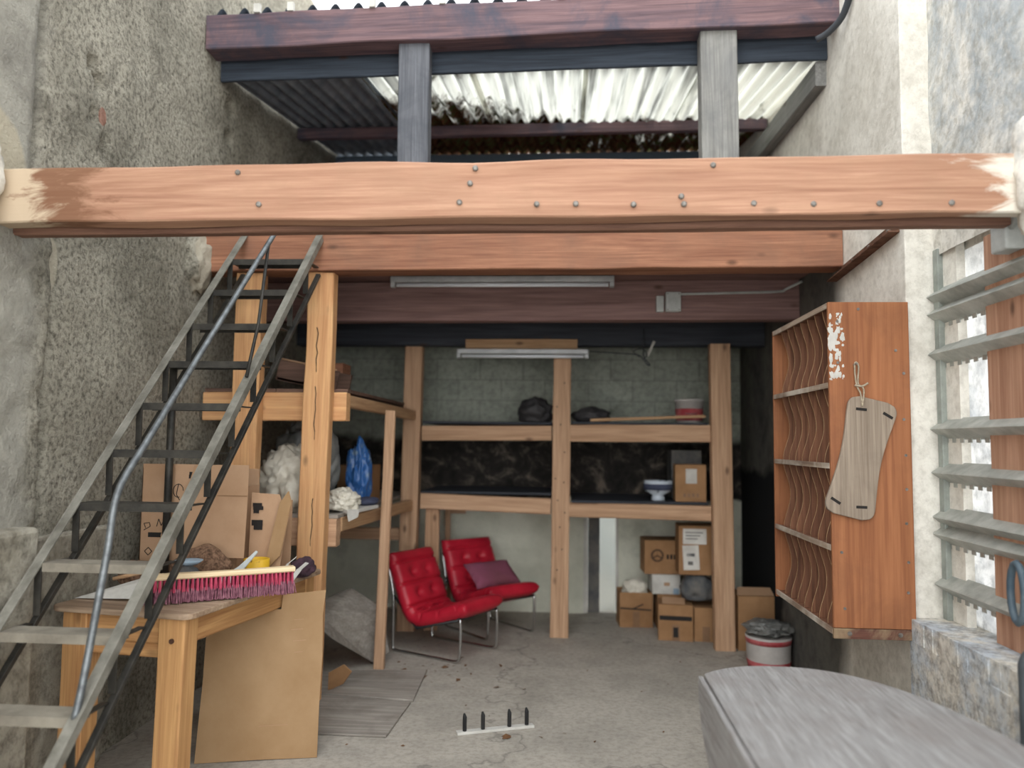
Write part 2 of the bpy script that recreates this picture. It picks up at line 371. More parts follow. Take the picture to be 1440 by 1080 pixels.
def part(name, bm, mat, parent, smooth=False, local=False, b=0, label=None):
    """child mesh; bm is in world metres (or in the parent's own frame when local)"""
    if not local:
        for v in bm.verts: v.co -= OFF[parent]
    o = fin_obj(name, bm, mat, smooth); o.parent = parent; OFF[o] = OFF.get(parent, Vector()) if not local else Vector()
    if b: bev(o, b)
    if label: o['label'] = label
    return o
def solo(name, bm, mat, label=None, cat=None, group=None, kind=None, smooth=False, b=0):
    """one-mesh thing, origin moved to the middle of its base"""
    if kind != 'structure':
        lo = Vector([min(v.co[i] for v in bm.verts) for i in range(3)]); hi = Vector([max(v.co[i] for v in bm.verts) for i in range(3)])
        o0 = Vector(((lo.x+hi.x)/2, (lo.y+hi.y)/2, lo.z))
        for v in bm.verts: v.co -= o0
    else: o0 = Vector((0, 0, 0))
    o = fin_obj(name, bm, mat, smooth); o.location = o0; OFF[o] = o0.copy()
    if b: bev(o, b)
    return tag(o, label, cat, group, kind)
def timber(name, a, b, w, h, mat, parent=None, label=None, cat=None, group=None, jit=.002, ch=.006, kind=None, zref=None):
    """a squared timber from a to b; w is its level width, h its height; grain along its length"""
    a, b = Vector(a), Vector(b); L = (b-a).length; X = (b-a).normalized()
    zr = Vector(zref) if zref else (Vector((0, 1, 0)) if abs(X.z) > .8 else Vector((0, 0, 1)))
    Y = zr.cross(X).normalized(); Z = X.cross(Y)
    bm = nb(); n = max(2, int(L/.12)); ch = min(ch, w/4, h/4)
    sec = [(-w/2+ch, -h/2), (w/2-ch, -h/2), (w/2, -h/2+ch), (w/2, h/2-ch), (w/2-ch, h/2), (-w/2+ch, h/2), (-w/2, h/2-ch), (-w/2, -h/2+ch)]
    sd = random.random()*50; rings = []
    for i in range(n+1):
        x = L*i/n
        rings.append([bm.verts.new((x, y + jit*2*noise.noise(Vector((x*2.3+sd, y*9, z*9))), z + jit*2*noise.noise(Vector((x*2.3, y*9+sd, z*9))))) for y, z in sec])
    for A, B in zip(rings, rings[1:]):
        for k in range(8): bm.faces.new((A[k], A[(k+1) % 8], B[(k+1) % 8], B[k]))
    bm.faces.new(rings[0][::-1]); bm.faces.new(rings[-1])
    o = fin_obj(name, bm, mat); mw = Matrix((X, Y, Z)).transposed().to_4x4()
    mw.translation = a - (OFF[parent] if parent else Vector()); o.matrix_world = mw
    o.location = mw.translation; o.rotation_euler = mw.to_euler()
    if parent: o.parent = parent
    return tag(o, label, cat, group, kind)
def child_of_timber(name, bm, mat, t, smooth=False, label=None):
    """child of a rotated timber; bm in world metres"""
    mi = Matrix.LocRotScale(t.location, t.rotation_euler, None).inverted()
    bm.transform(mi); o = fin_obj(name, bm, mat, smooth); o.parent = t
    if label: o['label'] = label
    return o
def structure(name, bm, mat, smooth=False, b=0): return solo(name, bm, mat, kind='structure', smooth=smooth, b=b)
def wallgrid(name, org, u, v, nu, nv, mat, depth_fn, nrm, thick=.3):
    """rough wall: a fine grid pushed in and out, closed by a flat rear"""
    bm = nb(); org, u, v, nrm = Vector(org), Vector(u), Vector(v), Vector(nrm); g = []
    for j in range(nv+1):
        row = []
        for i in range(nu+1):
            p = org + u*(i/nu) + v*(j/nv); row.append(bm.verts.new(p + nrm*depth_fn(p)))
        g.append(row)
    for j in range(nv):
        for i in range(nu): bm.faces.new((g[j][i], g[j][i+1], g[j+1][i+1], g[j+1][i]))
    box2(bm, tuple(org - nrm*thick), tuple(org + u + v - nrm*.06))
    return structure(name, bm, mat, smooth=True)

# ------------------------------------------------------------------ THE SETTING
XL, XR, YB, XW = -2.34, 1.64, 7.4, 1.775
bm = nb(); box2(bm, (-3.2, -9, -.2), (3.2, 10.5, 0)); structure('floor', bm, M['floor'])

holes = [(3.50, 3.43, .035, .045, .09), (3.55, 3.36, .035, .045, .09), (3.535, 3.18, .04, .05, .03), (5.03, 3.89, .06, .07, .06), (5.015, 3.66, .055, .05, .10), (3.63, 3.07, .04, .06, .03)]
def left_depth(p):
    d = .012*noise.noise(p*3.0) + .006*noise.noise(p*11)
    for y, z, ry, rz, k in holes:
        q = ((p.y-y)/ry)**2 + ((p.z-z)/rz)**2 + .5*noise.noise(p*14)
        if q < 1.2: d -= k*max(0, 1.2-q)
    gy = 3.14 if p.z > 2.6 else 3.27
    gy += .025*noise.noise(Vector((0, 0, p.z*3)))
    w = .022 if p.z > 2.6 else .035
    if abs(p.y-gy) < w and (p.z > 1.15): d -= .06*(1-abs(p.y-gy)/w)
    if p.y < gy and p.z < 2.6: d += .03 + .012*noise.noise(p*6) + .012*noise.noise(p*19)
    return d
wallgrid('wall_left', (XL, -.6, 0), (0, 8.1, 0), (0, 0, 5.6), 260, 180, M['wall_left'], left_depth, (1, 0, 0))
def rough(k): return lambda p: k*noise.noise(p*3) + k*.5*noise.noise(p*9)
# back wall with the door opening, built of four pieces
DX0, DX1, DZ = .17, .50, 1.02
bm = nb(); 
for a, b in (((XL-.3, YB, 0), (DX0, YB+.25, 4.45)), ((DX1, YB, 0), (XR+.4, YB+.25, 4.45)), ((DX0, YB, DZ), (DX1, YB+.25, 4.45))): box2(bm, a, b)
structure('wall_back', bm, M['wall_back'])
# right: the pier beside the loft, and the set-back window bay
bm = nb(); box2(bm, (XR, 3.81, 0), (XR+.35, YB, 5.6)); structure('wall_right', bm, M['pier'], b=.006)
wallgrid('wall_window_bay', (XW, 3.81, 2.52), (0, -4.4, 0), (0, 0, 3.1), 120, 90, M['wall_right'], rough(.008), (-1, 0, 0))
# low wall and sill under the window
bm = nb(); n = 60
for i in range(n):
    y0 = 3.805 - i*.075; y1 = y0-.075
    for (za, zb, f) in ((0, .70, 0.0), (.70, .80, 1.0)):
        e = .014*noise.noise(Vector((y0*6, za*3, 1)))*f; box2(bm, (1.615-e, y1, za), (2.0, y0, zb))
bmesh.ops.remove_doubles(bm, verts=bm.verts, dist=.0005)
structure('wall_low', bm, M['sill'])
bm = nb()
box2(bm, (XL+.005, 2.0, 0), (-2.20, 3.12, 1.22)); 
solo('plinth', bm, M['stone'], kind='structure', b=.02).name = 'trim_2'
bm = nb(); box2(bm, (XL+.005, 3.14, .0), (-2.285, 3.78, 1.16)); solo('plinth', bm, M['stone'], kind='structure', b=.015).name = 'trim_3'
# plaster pads the big beam dies into
bm = nb(); lump(bm, (1.76, 2.87, 2.62), (.12, .16, .28), 3, .2, 3, 4, False, .1); structure('trim_4', bm, M['wall_right'], True)
bm = nb(); lump(bm, (-2.34, 2.78, 2.62), (.09, .13, .26), 5, .25, 3, 4, False, .1); structure('trim_5', bm, M['pier'], True)
bm = nb(); lump(bm, (-2.345, 4.62, 2.72), (.10, .13, .21), 8, .3, 3, 4, False, .15); structure('trim_6', bm, M['wall_left'], True)
# loft floor = ceiling of the store under it
bm = nb()
for i in range(14):
    y0 = 4.83 + i*.183; box2(bm, (XL+.03, y0, 2.765+.003*(i % 2)), (XR-.005, y0+.178, 2.80+.003*(i % 2)))
structure('ceiling', bm, M['joist'])
# door in the back wall
dr = thing('door_1', None, None, (DX0, YB, 0), kind='structure')
bm = nb(); box2(bm, (DX0, YB+.02, 0), (DX0+.04, YB+.2, DZ)); box2(bm, (DX1-.02, YB+.02, 0), (DX1, YB+.2, DZ)); box2(bm, (DX0+.04, YB+.02, DZ-.03), (DX1-.02, YB+.2, DZ)); part('door_frame', bm, M['paper'], dr)
bm = nb(); box2(bm, (.215, YB+.05, 0), (.325, YB+.09, .985)); part('door_leaf', bm, M['sack'], dr)
bm = nb(); box2(bm, (.33, YB+.06, .02), (.475, YB+.068, .985)); part('door_pane', bm, M['glass'], dr)
bm = nb(); box2(bm, (-1.5, 9.6, 0), (2.5, 9.75, 2.0)); structure('wall_yard', bm, M['wall_right'])

# ------------------------------------------------------------------ BIG TIMBERS
def screws(t, pts, mat, r=.011, d=(0, -1, 0), name='screw'):
    d = Vector(d)
    for p in pts:
        bm = nb(); p = Vector(p); tube(bm, [p - d*.004, p + d*.006, p + d*.009], [r, r, r*.6], 10); child_of_timber(name, bm, mat, t)
tb = timber('timber_beam', (-2.325, 2.945, 2.573), (1.70, 2.945, 2.583), .09, .225, M['main_beam'], label='thick pale orange timber beam crossing the whole room in front, studded with screws', cat='beam', jit=.004)
fz = [(-1.31, 2.655), (-1.22, 2.525), (-.36, 2.66), (-.42, 2.525), (-.12, 2.515), (.03, 2.515), (.25, 2.51), (.55, 2.66), (.43, 2.54), (.44, 2.51), (.70, 2.51), (.92, 2.505), (1.16, 2.505), (-.38, 2.60), (1.42, 2.505)]
screws(tb, [(x, 2.899, z) for x, z in fz], M['nail'])
timber('backing_plank', (-2.325, 3.035, 2.545), (1.69, 3.035, 2.555), .06, .21, M['beam_back'], label='red-brown plank bolted behind the big front beam, its lower edge showing', cat='plank')
timber('timber_beam', (-2.335, 4.72, 2.775), (1.636, 4.72, 2.79), .18, .25, M['beam2'], label='orange-brown edge beam of the loft resting on the yellow front posts', cat='beam', jit=.003)
timber('timber_beam', (-2.33, 5.55, 2.612), (1.636, 5.55, 2.63), .12, .29, M['joist'], label='dark brown joist under the loft with two white junction boxes on it', cat='beam')
timber('timber_beam', (-2.33, 6.52, 2.585), (1.636, 6.52, 2.59), .14, .345, M['black_timber'], label='sooty black joist resting on the tall back posts under the loft', cat='beam')
timber('timber_beam', (-2.335, 4.70, 4.212), (1.70, 4.70, 4.288), .17, .225, M['upper'], label='reddish weathered top beam under the corrugated roof edge', cat='beam', jit=.004)
timber('fascia_board', (-2.33, 4.845, 4.095), (1.636, 4.845, 4.155), .03, .215, M['fascia'], label='dark fascia board just behind the reddish top beam', cat='board')
timber('roof_post', (-.98, 4.72, 2.905), (-.985, 4.72, 4.135), .195, .12, M['grey_post'], label='left grey weathered post on the loft holding the reddish top beam', cat='post', group=None)
timber('roof_post', (.935, 4.72, 2.92), (.925, 4.72, 4.18), .225, .12, M['pale_post'], label='right grey weathered post on the loft holding the reddish top beam', cat='post')
timber('purlin', (-2.32, 6.3, 4.22), (1.63, 6.3, 4.24), .07, .09, M['upper'], label='thin red-brown purlin under the translucent roof sheets', cat='beam')
timber('rafter', (1.61, 4.865, 3.97), (1.575, 6.9, 4.05), .08, .16, M['pale_post'], label='pale sloping rafter behind the right roof post', cat='beam')
timber('wall_plate', (-2.3, 7.3, 4.18), (1.63, 7.3, 4.22), .1, .2, M['black_timber'], label='dark timber plate along the top of the loft rear wall', cat='beam')

# posts of the store
p1 = timber('timber_post', (-1.57, 4.71, 0), (-1.542, 4.71, 2.648), .165, .10, M['pine'], label='yellow pine post at the right corner of the side shelves, split down its middle', cat='post', jit=.004)
def crack(t, pts, w=.006):
    bm = nb()
    for a, b in zip(pts, pts[1:]): bar(bm, a, b, .0025, w)
    child_of_timber('crack', bm, M['ink'], t)
rc_ = random.Random(9)
for z0_, z1_ in ((2.02, 2.30), (1.60, 1.93), (.95, 1.24)):
    n_ = 7; crack(p1, [(-1.553+.006*rc_.uniform(-1, 1), 4.6585, z0_+(z1_-z0_)*k/n_) for k in range(n_+1)], .005)
timber('timber_post', (-2.01, 4.71, 0), (-2.005, 4.71, 2.645), .165, .10, M['pine'], label='yellow pine post standing behind the steel stairs', cat='post', jit=.004)
timber('timber_post', (-1.345, 6.58, 0), (-1.315, 6.55, 2.41), .15, .12, M['back_post'], label='brown back post in the corner behind the left red chair', cat='post')
pm = timber('timber_post', (-.048, 6.51, 0), (-.036, 6.51, 2.408), .148, .10, M['back_post'], label='brown middle post with screw holes right of the red chair with the mauve cushion', cat='post')
screws(pm, [(-.048+dx, 6.459, z) for dx, z in ((-.04, 1.30), (.03, 1.27), (-.02, 1.12), (.035, 1.52), (.04, 1.02), (.0, .9), (.02, .72), (-.03, 1.9), (.03, 2.1), (0, 1.75), (-.02, .55))], M['black'], .006)
timber('timber_post', (1.247, 6.25, 0), (1.233, 6.30, 2.41), .16, .10, M['back_post'], label='brown right post in front of the stacked cardboard boxes', cat='post')
timber('prop_stick', (-1.303, 5.46, 0), (-1.262, 5.46, 1.815), .075, .045, M['back_post'], label='thin square prop under the long side shelf beside the left red chair', cat='prop')

# side shelves (left)
timber('shelf_crossbeam', (-2.325, 4.81, 1.805), (-1.388, 4.81, 1.81), .09, .18, M['pine'], label='short yellow crossbeam behind the two front posts carrying the upper side shelf', cat='beam')
timber('shelf_rail', (-1.42, 4.862, 1.85), (-1.31, 6.49, 1.815), .05, .08, M['pine_pale'], label='pale rail along the edge of the upper side shelf', cat='rail')
bm = nb(); 
for i in range(4): box2(bm, (-2.32+i*.235, 4.78, 1.90), (-2.09+i*.235, 7.2, 1.922))
solo('shelf_board', bm, M['brown_plank'], 'brown plank deck of the upper side shelf', 'shelf')
timber('shelf_crossbeam', (-2.325, 4.81, 1.02), (-1.43, 4.81, 1.02), .09, .17, M['back_post'], label='brown crossbeam behind the front posts under the lower side shelf', cat='beam')
timber('shelf_rail', (-1.445, 4.862, 1.062), (-1.32, 6.5, 1.055), .05, .09, M['pine_pale'], label='pale rail along the edge of the lower side shelf', cat='rail')
bm = nb()
for i in range(4): box2(bm, (-2.32+i*.225, 4.78, 1.108), (-2.10+i*.225, 7.2, 1.13))
solo('shelf_board', bm, M['ply_grey'], 'grey board deck of the lower side shelf holding the plastic sheeting', 'shelf')

# back shelves between the posts
timber('shelf_crossbeam', (-1.235, 6.56, 1.665), (-.125, 6.52, 1.68), .07, .125, M['back_post'], label='upper brown shelf beam left of the middle post', cat='beam')
timber('shelf_crossbeam', (.035, 6.50, 1.682), (1.165, 6.33, 1.686), .07, .14, M['back_post'], label='upper brown shelf beam right of the middle post with a dark shelf above', cat='beam')
timber('shelf_crossbeam', (-1.235, 6.56, 1.09), (-.125, 6.52, 1.065), .07, .13, M['back_post'], label='lower brown shelf beam above the two red chairs', cat='beam')
timber('shelf_crossbeam', (.035, 6.50, 1.043), (1.165, 6.33, 1.047), .07, .12, M['back_post'], label='lower brown shelf beam right of the middle post under the bowl', cat='beam')
for nme, x0, x1, z, lb in (('shelf_board', -1.23, -.12, 1.752, 'dark upper shelf board left of the middle post'), ('shelf_board', .05, 1.16, 1.757, 'dark upper shelf board right of the middle post carrying the paint bucket'),
                           ('shelf_board', -1.23, -.12, 1.157, 'dark lower shelf board behind the beam above the red chairs'), ('shelf_board', .05, 1.16, 1.108, 'dark lower shelf board carrying the bowl and a labelled carton')):
    bm = nb(); box2(bm, (x0, 6.42 if x0 > 0 else 6.53, z), (x1, 7.36, z+.018)); solo(nme, bm, M['black_timber'], lb, 'shelf')
timber('timber_post', (-1.14, 6.60, 0), (-1.14, 6.60, 1.022), .12, .05, M['back_post'], label='short brown upright under the left end of the lower shelf beam', cat='post')
timber('shelf_crossbeam', (-2.335, 6.62, .80), (-1.41, 6.60, .80), .05, .1, M['back_post'], label='low brown rail between the left wall and the corner post', cat='beam')

# ------------------------------------------------------------------ STEEL STAIRS
st = thing('steel_stairs', 'steep open steel stairs with pipe handrail climbing to the loft', 'stairs', (-1.95, 2.1, 0))
def SX(y, side): return (-2.024 if side < 0 else -1.544) + .07*(y-4.62)
def SZ(y): return 2.88 - 1.122*(4.62-y)
ytop, ybot = 4.615, 2.06
NT_ = 12; tz = [2.675 - .2275*i for i in range(NT_)]
for side in (-1, 1):
    bm = nb(); bar(bm, (SX(ytop, side), ytop, SZ(ytop)), (SX(ybot, side), ybot, SZ(ybot)), .042, .008)
    bar(bm, (SX(ytop, side)+side*.018, ytop, SZ(ytop)-.022), (SX(ybot, side)+side*.018, ybot, SZ(ybot)-.022), .006, .04)
    sp = part('stringer', bm, M['steel'], st, b=.0015)
    bm = nb(); yl0, yl1 = 4.60, 2.18
    bar(bm, (SX(yl0, side), yl0+.02, SZ(yl0)-.235), (SX(yl1, side), yl1+.02, SZ(yl1)-.205), .028, .02); part('lower_chord', bm, M['steel_dark'], st, b=.002)
    bm = nb()
    for z in tz:
        y = 4.62-(2.88-z)/1.122; x = SX(y, side)-side*.006
        if SZ(y)-.22 > .03:
            bar(bm, (x, y-.0, z-.01), (x, y+.005, z-.205), .03, .006)      # hanger
            bar(bm, (x, y+.0, z-.006), (x, y+.19, z-.006), .03, .006)      # bracket under the tread
    part('bracket', bm, M['steel_dark'], st)
for z in tz:
    y = 4.62-(2.88-z)/1.122; xl, xr = SX(y, -1)+.012, SX(y, 1)-.012
    bm = nb(); box2(bm, (xl, y, z), (xr, y+.11, z+.005)); box2(bm, (xl, y, z-.03), (xr, y+.005, z)); box2(bm, (xl, y+.105, z-.03), (xr, y+.11, z))
    part('tread', bm, M['steel_dust'] if z < 1.2 else M['steel_dark'], st)
bm = nb(); rail = [(-1.556, 4.50, 3.245), (-1.588, 3.987, 2.704), (-1.636, 3.3, 1.967), (-1.661, 2.943, 1.578), (-1.670, 2.83, 1.455), (-1.675, 2.785, 1.38), (-1.677, 2.765, 1.30), (-1.678, 2.752, 1.2), (-1.681, 2.70, .96), (-1.684, 2.65, .735), (-1.687, 2.62, .625)]
tube(bm, smooth_path(rail, 4), .0135, 10); part('handrail', bm, M['rail_steel'], st, True)
bm = nb(); tube(bm, [(-1.592, 3.93, 2.638), (-1.598, 3.85, 2.2), (-1.604, 3.74, 1.91)], .009, 8); part('rail_support', bm, M['steel_dark'], st, True)
bm = nb(); tube(bm, [(-2.085, 3.93, .87), (-2.085, 3.93, 1.98)], .02, 10); part('prop_tube', bm, M['steel_dark'], st, True)

# ------------------------------------------------------------------ WORKBENCH (pine, turned a little to the wall)
TB = Vector((-1.571, 3.18, 0)); rz = R(-8.7)
wb = thing('workbench', 'pine workbench with thick square legs beneath the steel stairs', 'table', TB, rz=rz); OFF[wb] = Vector()
def rect_round(x0, y0, x1, y1, z, r=.05):
    pts = []
    for cx, cy, a0 in ((x1-r, y0+r, -90), (x1-r, y1-r, 0), (x0+r, y1-r, 90), (x0+r, y0+r, 180)):
        for k in range(5): a = R(a0+k*22.5); pts.append((cx+r*math.cos(a), cy+r*math.sin(a), z))
    return pts
bm = nb(); prism(bm, rect_round(-.70, 0, .0, 1.23, .835), (0, 0, .025)); part('tabletop', bm, M['bench_top'], wb, local=True, b=.004)
def ltimber(name, a, b, w, h, mat, par):
    o = timber(name, a, b, w, h, mat); o.parent = par; return o
for x in (-.10, -.585):
    for y in (.075, 1.15):
        o = ltimber('leg', (x*1.02-(.01 if x > -.3 else -.01), y, 0), (x, y, .834), .125, .10, M['bench'], wb)
ltimber('apron', (-.52, .075, .775), (-.165, .075, .775), .04, .115, M['bench'], wb)
ltimber('apron', (-.52, 1.15, .775), (-.165, 1.15, .775), .04, .115, M['bench'], wb)
ltimber('apron', (-.06, .13, .775), (-.06, 1.10, .775), .03, .115, M['bench'], wb)
ltimber('apron', (-.62, .13, .775), (-.62, 1.10, .775), .03, .115, M['bench'], wb)
ltimber('stretcher', (-.52, .075, .685), (-.165, .075, .685), .035, .06, M['bench'], wb)
bm = nb(); tube(bm, [(-.095, .026, .74), (-.095, .018, .74)], .011, 10); part('bolt', bm, M['rust'], wb, local=True)

# big cardboard sheet leaning under the bench's right side
bm = nb(); A = [(-1.815, 3.79, .002), (-1.243, 3.925, .002), (-1.262, 4.055, .808), (-1.84, 3.93, .76)]
nrm = (Vector(A[1])-Vector(A[0])).cross(Vector(A[3])-Vector(A[0])).normalized()
prism(bm, [(Vector(A[0])*(1-a)+Vector(A[1])*a)*(1-b)+(Vector(A[3])*(1-a)+Vector(A[2])*a)*b for a, b in ((0, 0), (.5, .004), (1, 0), (.995, .3), (1, .6), (.985, .85), (1, 1), (.63, .995), (.622, .905), (0, .925), (.01, .5))], tuple(nrm*-.012))
cs = solo('cardboard_sheet', bm, M['card_big'], 'large flat tan cardboard sheet leaning against the right side of the workbench', 'cardboard')
for a0, a1, b in ((.74, .82, .83), (.72, .82, .77), (.74, .85, .70), (.76, .83, .63), (.5, .74, .2)):
    p = lambda a: (Vector(A[0])*(1-a)+Vector(A[1])*a)*(1-b)+(Vector(A[3])*(1-a)+Vector(A[2])*a)*b + nrm*.0012
    bm = nb(); bar(bm, p(a0), p(a1), .001, .003); part('scratch', bm, M['card'], cs, label='pale scratch line')

# ------------------------------------------------------------------ THINGS ON THE BENCH
ZT = .861
# push broom head lying on its bristles
ba, bb = Vector((-1.845, 3.30, 0)), Vector((-1.29, 3.655, 0)); dx = (bb-ba).normalized(); dy = Vector((-dx.y, dx.x, 0))
br_ = thing('push_broom_head', 'wide broom head with red bristles and raw wooden block on the workbench edge', 'broom', (ba.x, ba.y, ZT))
o = timber('broom_block', ba + Vector((0, 0, ZT+.118)) + dy*.03, bb + Vector((0, 0, ZT+.118)) + dy*.03, .06, .024, M['broom_wood'], br_)
Lb = (bb-ba).length
for nm, mt, za, zb, sp in (('bristles', M['bristle'], .106, .05, .009), ('bristle_tips', M['bristle_tip'], .065, .002, .018)):
    bm = nb()
    for i in range(34):
        for j in range(4):
            for q in range(6):
                p = ba + dx*(.012+i*(Lb-.024)/33) + dy*(.006+j*.016)
                a = random.random()*6.28; s = sp*random.random(); e = dx*math.cos(a)*s + dy*(math.sin(a)*s - .006)
                z1 = zb+random.random()*.008
                tube(bm, [p + e*.35 + Vector((0, 0, ZT+za)), p + e + Vector((0, 0, ZT+z1))], [.0032, .0026], 4)
    part(nm, bm, mt, br_)
# open carton with printed symbols
bx = thing('cardboard_box', 'big open carton with black printed symbols standing on the workbench', 'box', (-2.0, 4.1, ZT))
z0, z1 = ZT+.002, ZT+.60
bm = nb(); 
box2(bm, (-2.25, 3.97, z0), (-1.93, 3.974, z1)); box2(bm, (-2.25, 3.97, z0), (-2.246, 4.26, z1-.02)); box2(bm, (-1.73, 3.99, z0), (-1.726, 4.26, z1-.12)); box2(bm, (-2.25, 4.256, z0), (-1.73, 4.26, z1-.03)); box2(bm, (-2.25, 3.97, z0), (-1.73, 4.26, z0+.004)); box2(bm, (-1.93, 3.985, z0), (-1.73, 3.989, z1-.12))
part('carton_body', bm, M['card'], bx)
bm = nb(); prism(bm, [(-2.01, 3.90, ZT+.12), (-1.655, 3.91, ZT+.125), (-1.66, 3.945, ZT+.46), (-1.665, 3.955, ZT+.60), (-1.83, 3.95, ZT+.60), (-1.955, 3.945, ZT+.595), (-2.0, 3.93, ZT+.4)], (0, .005, 0)); part('front_flap', bm, M['card'], bx, label='plain blank front flap')
bm = nb(); bar(bm, (-1.95, 3.9365, ZT+.44), (-1.66, 3.937, ZT+.44), .001, .004); part('crease', bm, M['tape'], bx)
MO = Vector((-2.25, 3.9692, ZT))
def mark(strokes=(), boxes=()):
    bm = nb()
    for pts in strokes:
        for a, b in zip(pts, pts[1:]): bar(bm, MO+Vector((a[0], 0, a[1])), MO+Vector((b[0], 0, b[1])), .0012, .004)
    for x, z, w, h in boxes: box(bm, MO+Vector((x, 0, z)), (w, .0012, h))
    part('print_mark', bm, M['ink'], bx)
mark([[(.20+.028*math.cos(k*.5), .46+.035*math.sin(k*.5)) for k in range(11)], [(.20, .495), (.19, .44), (.21, .41)]])
mark((), [(.272, .55, .03, .02), (.265, .535, .02, .02), (.29, .557, .014, .03)]); mark((), [(.278, .48, .03, .05), (.295, .475, .02, .02)]); mark((), [(.285, .41, .016, .035)])
mark([[(.02, .25), (.055, .27), (.05, .29), (.02, .285), (.03, .262)]]); mark([[(.09, .27), (.10, .31), (.115, .275), (.13, .31), (.14, .28)]])
mark([[(.045, .237), (.12, .237)]], [(.08, .225, .07, .022)]); mark([[(.03, .14), (.05, .16), (.07, .14), (.05, .12), (.03, .14)]]); mark([[(.11, .15), (.13, .18), (.15, .15), (.13, .13), (.11, .15)], [(.12, .125), (.15, .19)]]); mark([[(.16, .24), (.16, .17)]])
bx2 = thing('cardboard_box', 'narrow opened carton with two black marks right of the big open carton', 'box', (-1.62, 4.15, ZT))
bm = nb(); prism(bm, [(-1.69, 4.05, ZT+.002), (-1.53, 4.07, ZT+.002), (-1.50, 4.10, ZT+.30), (-1.545, 4.09, ZT+.44), (-1.69, 4.07, ZT+.45)], (0, .005, 0)); box2(bm, (-1.69, 4.06, ZT+.001), (-1.53, 4.25, ZT+.006)); prism(bm, [(-1.69, 4.25, ZT+.002), (-1.53, 4.25, ZT+.002), (-1.53, 4.25, ZT+.4), (-1.69, 4.25, ZT+.4)], (0, .005, 0))
part('carton_body', bm, M['card'], bx2)
bm = nb(); prism(bm, [(-1.60, 4.03, ZT+.03), (-1.52, 4.05, ZT+.12), (-1.478, 4.08, ZT+.40), (-1.492, 4.075, ZT+.46), (-1.53, 4.06, ZT+.40)], (.004, .004, 0)); part('side_flap', bm, M['card_big'], bx2)
for grp in (((-1.655, .385, .05, .02), (-1.65, .368, .055, .02), (-1.66, .35, .03, .02)), ((-1.652, .29, .06, .03), (-1.645, .265, .045, .024), (-1.66, .275, .02, .04))):
    bm = nb()
    for x, z, w, h in grp: box(bm, (x, 4.0525+z*.03, ZT+z), (w, .002, h))
    part('print_mark', bm, M['ink'], bx2)
# woven straw hat / mat
bm = nb(); lump(bm, (-1.82, 3.80, ZT+.08), (.15, .075, .115), 11, .2, 2.5, 4); solo('straw_bundle', bm, M['woven'], 'brown woven straw bundle in front of the big open carton', 'basket', smooth=True)
bm = nb(); lump(bm, (-2.16, 3.80, ZT+.05), (.09, .08, .07), 13, .25, 2.5, 4); solo('straw_bundle', bm, M['woven'], 'brown frayed straw bundle at the left wall side of the workbench', 'basket', smooth=True)
bm = nb(); lump(bm, (-1.80, 3.585, ZT+.053), (.085, .06, .085), 31, .2, 3, 4); solo('dark_rag', bm, M['sack'], 'dark rag bundle between the straw and the broom head', 'rag', smooth=True)
bm = nb(); lathe(bm, [(.02, 0), (.045, .008), (.066, .024), (.064, .026), (.04, .012), (0, .006)], 24, (-1.785, 3.585, ZT+.135)); solo('blue_dish', bm, M['blue_dish'], 'small pale blue dish lying on the dark rag', 'dish', smooth=True)
bm = nb(); prism(bm, [(-1.66, 3.66, ZT+.05), (-1.60, 3.77, ZT+.10), (-1.555, 3.87, ZT+.165), (-1.545, 3.87, ZT+.16), (-1.58, 3.75, ZT+.075), (-1.615, 3.66, ZT+.003), (-1.66, 3.62, ZT+.003)], (0, 0, .006)); bm.transform(Matrix.Translation((-.02, 0, 0))); solo('grey_strap', bm, M['grey_plastic'], 'curved grey plastic strip rising from the rag towards the carton flap', 'strip')
yt = thing('tape_roll', 'yellow band shaped like a wide roll of tape behind the broom head', 'tape', (-1.61, 3.97, ZT))
bm = nb(); lathe(bm, [(.055, .002), (.066, .002), (.066, .115), (.055, .115), (.055, .002)], 28, (-1.61, 3.97, ZT)); part('band', bm, M['yellow'], yt, True)
bm = nb(); tube(bm, [(-1.53, 3.885, ZT+.04), (-1.475, 3.955, ZT+.055), (-1.46, 3.975, ZT+.06), (-1.45, 3.985, ZT+.062)], [.028, .028, .014, .012], 14); bo = solo('plastic_bottle', bm, M['glass_like'], 'small clear dusty bottle lying behind the broom head', 'bottle', smooth=True)
bm = nb(); tube(bm, [(-1.451, 3.984, ZT+.062), (-1.44, 3.997, ZT+.064)], .014, 12); part('cap', bm, plain('green_cap', '#3d8f6b'), bo, True)
bm = nb(); lump(bm, (-1.43, 4.16, ZT+.036), (.065, .10, .055), 21, .3, 2, 4, True, .15); solo('dark_scarf', bm, M['plaid'], 'crumpled dark purple cloth on the far right corner of the workbench', 'cloth', smooth=True)
for k_, (a, b, c_, lb) in enumerate((((-1.52, 4.02, ZT+.004), (-1.47, 4.05, ZT+.08), (-1.43, 4.06, ZT+.115), 'torn white paper strip rising left of the dark purple cloth'), ((-1.42, 3.95, ZT+.004), (-1.39, 4.0, ZT+.06), (-1.36, 4.03, ZT+.09), 'torn white paper strip at the right end of the broom head'))):
    bm = nb()
    for p, q in ((a, b), (b, c_)): bar(bm, p, q, .035, .003)
    solo('paper_scrap', bm, M['paper'], lb, 'paper')
bm = nb(); prism(bm, [(-2.24, 3.43, ZT+.002), (-1.93, 3.40, ZT+.012), (-1.91, 3.48, ZT+.085), (-2.0, 3.50, ZT+.075), (-2.16, 3.48, ZT+.025)], (0, .05, 0)); solo('white_wedge', bm, M['white_plastic'], 'pointed white plastic piece on the left end of the workbench', 'plastic piece')
wk = thing('paint_brush', 'wooden stick with dark blue end lying over the white plastic piece', 'brush', (-2.05, 3.56, ZT))
